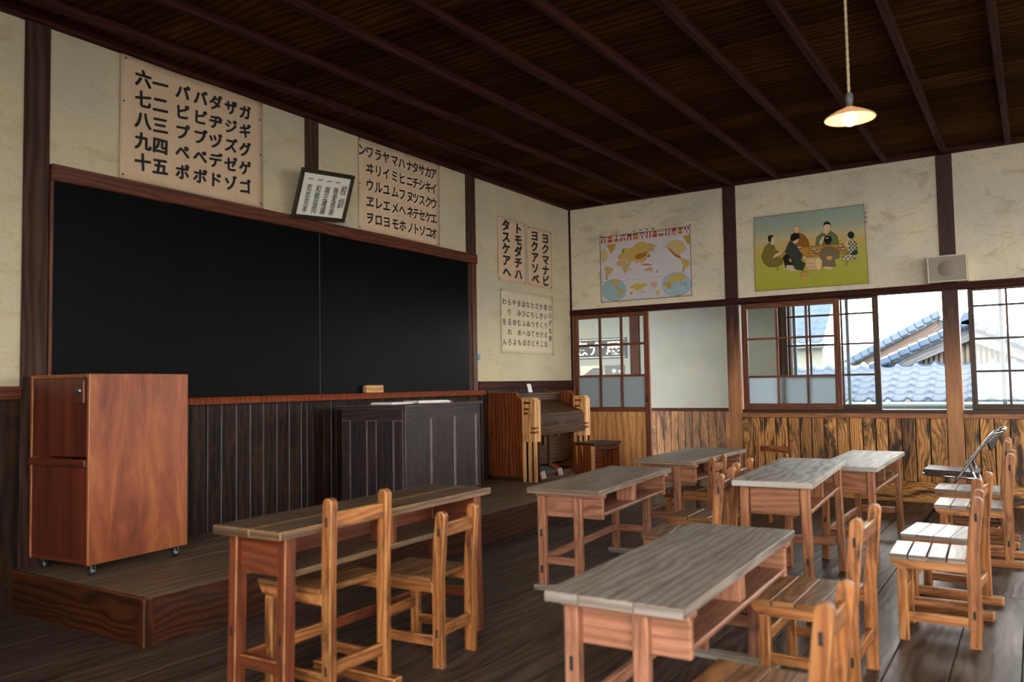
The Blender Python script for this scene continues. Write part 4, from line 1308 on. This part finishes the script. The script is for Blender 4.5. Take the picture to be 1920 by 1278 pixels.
def desk_batten(label, c, rz, L, Wd, H, mt, mf, planks=1):
    t = thing('school_desk', label, 'desk', (c[0], c[1], 0), rz, 'two-seat school desks')
    hw, hl = Wd / 2, L / 2
    th = .03
    mb = MB()
    ws = (1.,) if planks == 1 else (.26, .4, .34)
    x = -hw
    for q, wq in enumerate(ws):
        x2 = x + Wd * wq
        mb.b2((x, -hl, H - th), (x2 - .002 * (planks > 1), hl, H), bev=.0015, long=1)
        x = x2
    tp = mb.build('top', mt, t)
    if planks > 1:
        for xx in (-hw + Wd * ws[0] - .001, -hw + Wd * (ws[0] + ws[1]) - .001):
            MB().b2((xx - .0022, -hl + .002, H - .012), (xx + .0022, hl - .002, H - .0004), bev=0, long=1).build('plank_gap', M['hole'], tp)
    le = hl - .09
    zb = H - th - .022
    for sy in (-1, 1):
        MB().b2((-hw + .02, sy * le - .035, zb), (hw - .005, sy * le + .035, H - th), bev=.006, long=0).build('batten', mf, t)
        MB().b2((-hw + .02, sy * (le - .015) - .012, zb - .115), (hw - .015, sy * (le - .015) + .012, zb), bev=.005, long=0).build('end_panel', mf, t)
        y0 = sy * (le + .012)
        for q, xx in enumerate((-hw + .055, hw - .155)):
            o = MB().b2((xx - .0235, y0 - .019, .032), (xx + .0235, y0 + .019, zb), bev=.004, long=2).build('leg', mf, t)
            if sy < 0 and q == 0:
                for zz in (.3, .1):
                    MB().b2((xx - .006, y0 - .0205, zz), (xx + .006, y0 - .0195, zz + .042), bev=.0005).build('mortise', M['hole'], o)
        MB().b2((-hw + .078, y0 - .013, .15), (hw - .178, y0 + .013, .192), bev=.003, long=0).build('end_stretcher', mf, t)
        MB().b2((-hw + .0, y0 - .024, 0), (hw - .06, y0 + .024, .034), bev=.006, long=0).build('sled_foot', M['sledgrey'], t)
    MB().b2((-hw + .03, -le + .02, zb - .1), (hw - .018, le - .02, zb - .082), bev=.004, long=1).build('book_shelf', mf, t)
    MB().b2((-hw + .022, -le + .02, zb - .115), (-hw + .04, le - .02, H - th), bev=.003, long=1).build('back_panel', mf, t)
    MB().b2((hw - .14, -.03, zb - .082), (hw - .03, .03, H - th), bev=.005, long=2).build('divider', mf, t)
    MB().b2((-hw + .042, -le, .155), (-hw + .068, le, .197), bev=.003, long=1).build('long_stretcher', mf, t)
    return t
desk_flush('brown school desk beside the platform corner, nearest the rolling cabinet', (2.213, -5.805), math.radians(1.6), 1.32, .35, .66, M['dtopA'], M['dframeA'])
desk_batten('grey three-plank school desk closest to the camera in the middle', (3.535, -5.615), math.radians(1.3), 1.31, .43, .54, M['dtop'], M['dframe'], 3)
desk_batten('reddish school desk with wide flat top between the platform and the middle row', (2.34, -3.86), math.radians(4.5), 1.27, .43, .575, M['dtopC'], M['dframe'])
desk_batten('brown school desk furthest back, in front of the open doorway', (2.287, -2.20), math.radians(-1), 1.19, .45, .58, M['dtopC'], M['dframe'])
desk_flush('tall school desk with pale grain and deep knotted end panel, middle of the right row', (3.443, -3.74), math.radians(3.7), 1.26, .385, .66, M['dtopE'], M['dframeE'], .012)
desk_flush('pale-topped school desk in front of the window wainscot, behind the knotted-end desk', (3.55, -2.31), 0., 1.25, .37, .60, M['dtopE'], M['dframeE'], .012)

# ================================================================== CHAIRS
def chair(label, x, y, rz, w, hb, hs, d, lean=.03, planks=3, seatm='seat', sled=False, mat='chair', gap=.004):
    """origin: floor point midway between the back posts; local +x is towards the front"""
    t = thing('school_chair', label, 'chair', (x, y, 0), rz, 'wooden school chairs')
    m_ = M[mat]
    z0 = .036 if sled else 0.
    pw, pt = .046, .034
    hy = w / 2
    for sy in (-1, 1):
        # back post: straight to the seat, then leaning, rounded top
        ln = lambda zz: -lean * max(0, (zz - hs) / (hb - hs))
        top = []
        for k in range(7):
            a = PI * k / 6
            top.append((ln(hb) + pw / 2 * math.cos(a), hb - .02 + .02 * math.sin(a)))
        poly = [(-pw / 2, z0), (pw / 2, z0), (pw / 2, hs)] + top + [(-pw / 2, hs)]
        ya, yb = sorted((sy * hy, sy * (hy - pt)))
        o = MB().prism(poly, ya, yb, bev=.004).build('back_post', m_, t)
        if sy < 0 or True:
            mb = MB()
            yo = sy * (hy + .0004)
            for zz in (hb - .085, .14):
                mb.box((ln(zz), sy * hy, zz), (.011, .0014, .034), None, .0003)
            mb.build('tenon_end', M['hole'], o)
        MB().b2((d - .062, sy * hy - (pt if sy > 0 else 0), z0), (d - .022, sy * hy + (0 if sy > 0 else pt), hs - .062), bev=.004, long=2).build('front_leg', m_, t)
        # seat rail with a rounded nose
        rail = [(.018, hs - .022), (.018, hs - .062), (d - .03, hs - .062), (d - .008, hs - .05), (d + .004, hs - .032), (d + .006, hs - .022)]
        MB().prism(rail, *sorted((sy * (hy + .001), sy * (hy - .03))), bev=.003, longdir=(1, 0)).build('seat_rail', m_, t)
        MB().b2((.02, sy * (hy - .017) - .011, .085), (d - .06, sy * (hy - .017) + .011, .125), bev=.003, long=0).build('side_stretcher', m_, t)
        if sled:
            MB().b2((-.075, sy * (hy - .02) - .026, 0), (d + .02, sy * (hy - .02) + .026, .04), bev=.005, long=0).build('sled_foot', m_, t)
    mb = MB()
    xs0 = .024
    sw_ = (d - xs0 + .012) / planks
    for k in range(planks):
        mb.b2((xs0 + k * sw_, -hy - .008, hs - .022), (xs0 + (k + 1) * sw_ - gap, hy + .008, hs), bev=.0015, long=1)
    mb.build('seat', M[seatm], t)
    zr = hb - .1
    MB().box((-lean * (zr + .025 - hs) / (hb - hs), 0, zr + .02), (.024, w - 2 * pt + .004, .055), None, .005).build('back_rail', m_, t)
    MB().b2((-.012, -hy + pt, .12), (.012, hy - pt, .165), bev=.004, long=1).build('back_stretcher', m_, t)
    MB().b2((d - .054, -hy + pt, .16), (d - .03, hy - pt, .205), bev=.004, long=1).build('front_stretcher', m_, t)
    MB().b2((d - .054, -hy + .03, hs - .06), (d - .03, hy - .03, hs - .023), bev=.003, long=1).build('front_apron', m_, t)
    return t
A180 = PI
chair('tall orange-brown chair with sled feet, left one tucked under the desk by the platform', 2.418, -6.105, A180, .325, .752, .43, .345, .01, sled=True)
chair('shorter orange-brown chair, right one at the desk by the platform', 2.475, -5.578, A180 + math.radians(5), .285, .634, .365, .33, .02)
chair('chair tucked into the furthest-back desk', 2.56, -2.485, A180, .28, .598, .345, .37, .02, planks=4)
chair('chair behind the reddish wide-topped desk, nearer the camera of its pair', 3.155, -4.14, A180 + math.radians(8), .38, .68, .345, .37)
chair('chair behind the reddish wide-topped desk, nearer the window wall of its pair', 3.04, -3.47, A180 + math.radians(3), .35, .67, .335, .38)
chair('small slim chair standing by itself against the window wainscot', 2.68, -1.32, math.radians(-112), .37, .64, .36, .36, .02)
chair('chair with plank seat tucked under the far end of the grey three-plank desk', 3.99, -5.035, A180, .42, .65, .325, .352, planks=4)
chair('chair in the lower right foreground at the near end of the grey three-plank desk', 4.10, -6.15, A180, .29, .61, .335, .33, planks=4)
chair('chair with silvery worn seat, front one of the pair at the knotted-end desk', 4.315, -4.235, A180 + math.radians(2), .31, .638, .375, .315, planks=4, seatm='seat_grey', gap=.008)
chair('chair with sled feet and silvery seat, directly behind the front silvery-seat chair', 4.31, -3.72, A180 + math.radians(-5), .36, .665, .375, .31, planks=4, seatm='seat_grey', sled=True)
chair('grey-seated chair at the right edge, nearer one of the two by the window desk', 4.40, -2.44, A180, .35, .682, .352, .385, planks=4, seatm='seat_grey', sled=True)
chair('grey-seated chair close to the folding chair at the window desk', 4.365, -1.80, A180, .34, .712, .372, .41, planks=3, seatm='seat_grey', sled=True)

# ================================================================== FOLDING CHAIR
t = thing('folding_chair', 'chrome folding chair with black vinyl seat and backrest near the window', 'chair', (4.06, -1.27, 0))
ya, yb = -.21, .21
for y0 in (ya, yb):
    MB().tube([(-.27, y0, .011), (.0, y0, .4), (.17, y0, .645), (.215, y0, .705), (.25, y0, .735), (.3, y0, .752)], .011).build('long_tube', M['chrome'], t)
    MB().tube([(.07, y0 * .88, .50), (.1, y0 * .88, .43), (.24, y0 * .88, .011)], .010).build('rear_leg', M['chrome'], t)
    MB().b2((.05, y0 * .94 - .008, .49), (.09, y0 * .94 + .008, .53), bev=.005).build('hinge', M['steel'], t)
    MB().tube([(-.27, y0, .0), (-.255, y0, .022)], .014).build('rubber_foot', M['rubber'], t)
MB().tube([(.24, ya * .88, .02), (.24, yb * .88, .02)], .009).build('rear_bar', M['chrome'], t)
MB().tube([(-.2, ya, .112), (-.2, yb, .112)], .008).build('front_bar', M['chrome'], t)
MB().tube([(.12, ya * .88, .395), (-.2, ya * .88, .412), (-.235, ya * .7, .414), (-.24, 0, .414), (-.235, yb * .7, .414), (-.2, yb * .88, .412), (.12, yb * .88, .395)], .010).build('seat_tube', M['chrome'], t)
MB().box((-.05, 0, .432), (.37, .36, .028), Euler((0, .04, 0)).to_matrix(), .012).build('seat_pad', M['vinyl'], t)
MB().prism([(.195, .655), (.235, .705), (.305, .765), (.315, .758), (.27, .7), (.235, .62), (.215, .6)], ya + .012, yb - .012, bev=.01).build('back_pad', M['vinyl'], t)

# ================================================================== SPEAKER, LAMP
t = thing('wall_speaker', 'grey square wall loudspeaker with cream frame on the post', 'loudspeaker', (3.947, -.016, 2.135))
t.rotation_euler = (math.radians(4), 0, 0)
mb = MB()
mb.prism([(-.16, -.12), (.16, -.12), (.16, .12), (-.16, .12)], -.12, 0, bev=.004)
mb.build('case', M['speaker_frame'], t)
MB().b2((-.148, -.1235, -.108), (.148, -.119, .108), bev=.001).build('grille', M['speaker'], t)
MB().lathe([(.074, .0), (.073, .0012), (.0001, .0012)], seg=36, T=Matrix.Translation((0, -.1235, .0)) @ Matrix.Rotation(PI / 2, 4, 'X')).build('cone_cover', M['speaker_cone'], t)
mb = MB()
for a, b in (((-.16, -.126, -.12), (.16, -.118, -.108)), ((-.16, -.126, .108), (.16, -.118, .12)), ((-.16, -.126, -.108), (-.148, -.118, .108)), ((.148, -.126, -.108), (.16, -.118, .108))):
    mb.b2(a, b, bev=.002)
mb.build('front_frame', M['speaker_frame'], t)

LP = Vector((3.905, -4.37, 2.385))
t = thing('pendant_lamp', 'lit pendant lamp with shallow milk-glass shade on a twisted cord', 'lamp', LP)
def helix(ph):
    return [(.004 * math.cos(a * 2 * PI * 2.2 + ph), .004 * math.sin(a * 2 * PI * 2.2 + ph), .088 + (ZC - LP.z - .088) * a / 14) for a in [i / 6 for i in range(85)]]
MB().tube(helix(0), .0042, 6).tube(helix(PI), .0042, 6).build('cord', M['cord'], t)
MB().lathe([(.0001, .1), (.012, .098), (.017, .09), (.017, .06), (.014, .055), (.015, .03), (.02, .028)], seg=20).build('socket', M['socket'], t)
prof = [(.02, .03), (.036, .022), (.07, .006), (.098, -.01), (.111, -.019), (.113, -.023)]
MB().lathe(prof + [(r - .0025, zz - .003) for r, zz in prof[::-1]], seg=40, closed=True).build('lamp_shade', M['shade'], t)
MB().lathe([(.0001, -.058), (.012, -.056), (.024, -.046), (.03, -.03), (.028, -.014), (.018, .004), (.012, .02), (.011, .03)], seg=20).build('bulb', M['bulb'], t)
lt = bpy.data.lights.new('lamp_light', 'POINT')
lt.energy = 1.2; lt.color = (1, .66, .34); lt.shadow_soft_size = .03
lo = bpy.data.objects.new('lamp_light', lt); COL.objects.link(lo); lo.location = (0, 0, -.075); lo.parent = t

# ================================================================== OUTSIDE
def tiled_slope(mb, o, ux, us, nx, ns, px=.27, ps=.24, amp=.055, lip=.03):
    """pantile slope: o lower-left corner, ux unit vector along the eave, us unit vector up the slope"""
    o, ux, us = Vector(o), Vector(ux), Vector(us)
    nn = ux.cross(us).normalized()
    prof = []
    for k in range(9):
        f = k / 8
        hgt = amp * (1 - abs(2 * ((f - .82) / .36))) if f > .64 else -.3 * amp * math.sin(f / .64 * PI)
        prof.append((f, max(hgt, -.3 * amp) if f <= .64 else amp * math.sin((f - .64) / .36 * PI)))
    V, Fc = [], []
    for r in range(ns):
        for e in range(2):
            b = len(V)
            for c in range(nx):
                for k in range(8):
                    f, hh = prof[k]
                    V.append(o + ux * (c + f) * px + us * (r + e) * ps + nn * (hh + (lip if e == 0 else 0)))
        n = nx * 8
        b0 = len(V) - 2 * n
        for i in range(n - 1):
            Fc.append((b0 + i, b0 + i + 1, b0 + n + i + 1, b0 + n + i))
        if r > 0:
            for i in range(n - 1):
                Fc.append((b0 - n + i, b0 - n + i + 1, b0 + i + 1, b0 + i))
    b = len(V)                                           # eave face
    n = nx * 8
    for i in range(n): V.append(V[i] - nn * .05)
    for i in range(n - 1): Fc.append((b + i, b + i + 1, i + 1, i))
    mb.raw(V, Fc, True)
# nearest house: tiled skirt roof and a gable above it
t = thing('neighbour_house', 'nearest neighbouring house with tiled roof and boarded gable outside the window', 'house', (3.5, 5.0, -3))
zz = lambda a: a + 3
mb = MB()
sl = math.atan2(.53, 1.2)
us = (0, math.cos(sl), math.sin(sl))
tiled_slope(mb, (-3.2, 0, zz(.80)), (1, 0, 0), us, 30, 6)
mb.build('lower_roof', M['tile'], t)
MB().b2((-3., .35, 0), (4.6, 4, zz(.75)), bev=0).build('house_wall', M['housewall'], t)
MB().tube([(-3.3, -.08, zz(.745)), (5, -.08, zz(.745))], .045, 12).build('gutter', M['gutter'], t)
gx, gy = .215, 1.3                                        # gable apex
tri = [(-1.05, zz(1.3)), (gx, zz(1.93)), (1.5, zz(1.3))]
MB().prism([(-1.1, zz(1.2))] + tri + [(1.55, zz(1.2))], gy + .12, gy + .2, bev=.002).build('gable_wall', M['housewall'], t)
mb = MB()
x = -.9
while x < 1.35:
    zt = min(1.3 + (x + 1.05) / 1.265 * .62, 1.3 + (1.5 - x) / 1.285 * .62)
    if zt > 1.36: mb.b2((x, gy + .06, zz(1.36)), (x + .05, gy + .13, zz(zt)), bev=.008, long=2)
    x += .075
mb.build('gable_siding', M['siding'], t)
MB().b2((-.75, gy + .02, zz(1.29)), (1.3, gy + .14, zz(1.335)), bev=.004).build('gable_sill', M['grey_board'], t)
for s_, (p, q) in enumerate((((-1.12, zz(1.29)), (gx, zz(1.915))), ((1.5, zz(1.26)), (gx, zz(1.915))))):
    d = Vector((q[0] - p[0], q[1] - p[1])).normalized()
    n = Vector((-d.y, d.x)) if s_ == 0 else Vector((d.y, -d.x))
    pts = [p, q, (q[0], q[1] - .2), (p[0] + d.x * .1, p[1] - .1)]
    MB().prism(pts, gy - .06, gy, bev=.004, longdir=(d.x, d.y)).build('barge_board', M['grey_board'], t)
    # tiled verge and the slope running back
    mb = MB()
    L = math.hypot(q[0] - p[0], q[1] - p[1])
    k = int(L / .16)
    for i in range(k + 1):
        f = i / k
        c = (p[0] + (q[0] - p[0]) * f + n.x * .07, gy + .0, p[1] + (q[1] - p[1]) * f + n.y * .07)
        mb.beam((c[0] - d.x * .1, gy - .12, c[2] - d.y * .1 + .02), (c[0] + d.x * .09, gy - .12, c[2] + d.y * .09), .16, .14, up=(0, 0, 1), bev=.03)
    mb.build('verge_tiles', M['tile'], t)
    mb = MB()
    if s_ == 0: tiled_slope(mb, (p[0] + n.x * .03, gy + 2.9, p[1] + n.y * .03), (0, -1, 0), (d.x, 0, d.y), 11, 6, ps=L / 6)
    else: tiled_slope(mb, (p[0] + n.x * .03, gy - .05, p[1] + n.y * .03), (0, 1, 0), (d.x, 0, d.y), 11, 6, ps=L / 6)
    mb.build('upper_roof', M['tile'], t)
mb = MB()
mb.prism([(gx - .1, zz(1.95)), (gx + .1, zz(1.95)), (gx + .12, zz(2.05)), (gx + .06, zz(2.17)), (gx - .06, zz(2.17)), (gx - .12, zz(2.05))], gy - .2, gy - .05, bev=.02)
mb.build('ridge_end_tile', M['tile'], t)
MB().tube([(gx, gy - .1, zz(2.0)), (gx, gy + 2.9, zz(2.0))], .09, 12).build('ridge', M['tile'], t)
# bigger roof behind
t = thing('neighbour_house', 'larger neighbouring house behind, with brown barge board rising to the right', 'house', (2.9, 9.5, -3))
p, q = (-2.2, zz(1.04)), (.12, zz(2.27))
d = Vector((q[0] - p[0], q[1] - p[1])).normalized(); n = Vector((-d.y, d.x))
MB().prism([p, q, (q[0], q[1] - .19), (p[0], p[1] - .19)], -.06, 0, bev=.004, longdir=(d.x, d.y)).build('barge_board', M['brown_board'], t)
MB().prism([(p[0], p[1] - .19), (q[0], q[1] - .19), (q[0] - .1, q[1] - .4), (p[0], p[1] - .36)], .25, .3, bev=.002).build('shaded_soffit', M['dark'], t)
MB().prism([(-2.2, 0), (.1, 0), (.1, zz(1.85)), (-2.2, zz(.7))], .5, 5, bev=.002).build('house_wall', M['housewall'], t)
mb = MB()
L = math.hypot(q[0] - p[0], q[1] - p[1])
for i in range(17):
    f = i / 16
    c = (p[0] + (q[0] - p[0]) * f + n.x * .09, p[1] + (q[1] - p[1]) * f + n.y * .09)
    mb.beam((c[0] - d.x * .1, -.1, c[1] - d.y * .1 + .02), (c[0] + d.x * .09, -.1, c[1] + d.y * .09), .2, .17, bev=.03)
mb.build('verge_tiles', M['tile2'], t)
mb = MB()
tiled_slope(mb, (p[0] + n.x * .05, 4, p[1] + n.y * .05), (0, -1, 0), (d.x, 0, d.y), 15, 11, ps=L / 11)
mb.build('roof', M['tile2'], t)
mb = MB()
tiled_slope(mb, (q[0] + 2.2, -.1, q[1] - 1.2), (0, 1, 0), (-.878, 0, .479), 15, 11, ps=.228)
mb.build('roof', M['tile2'], t)
# house on the left
t = thing('neighbour_house', 'tall neighbouring house with steep tiled roof seen through the left window', 'house', (0, 14., -3))
mb = MB()
a = math.radians(38)
tiled_slope(mb, (-8.9, 0, zz(2.13)), (1, 0, 0), (0, math.cos(a), math.sin(a)), 26, 9, px=.34, ps=.3, amp=.045, lip=.03)
mb.build('roof', M['tile2'], t)
MB().b2((-8, .3, 0), (-.2, 5, zz(2.1)), bev=0).build('house_wall', M['housewall'], t)
MB().b2((-8.5, .05, zz(1.98)), (-.1, .25, zz(2.09)), bev=.003).build('eave_board', M['grey_board'], t)
MB().b2((-1.95, .24, zz(.6)), (-1.83, .31, zz(2.0)), bev=.003, long=2).build('corner_post', M['brown_board'], t)
for xx, zb, lab in ((3.486, 1.88, 'leftmost'), (3.575, 1.9, 'middle'), (3.669, 1.745, 'rightmost')):
    tag(MB().tube([(xx, 2.0, zb), (xx, 2.0, 2.7)], .003, 6).build('hanging_cord', M['socket']), 'thin cord hanging outside the window top, %s of three' % lab, 'cord')
tag(MB().b2((-2, .1, 2.7), (9, 2.5, 2.74), bev=0).build('corridor_eave', M['beam']), 'outer eave over the corridor', 'eave', kind='structure')
tag(MB().b2((-60, -60, -3.3), (60, 60, -3.05), bev=0).build('ground_yard', M['grey_board']), 'yard far below the windows', 'ground', kind='structure')
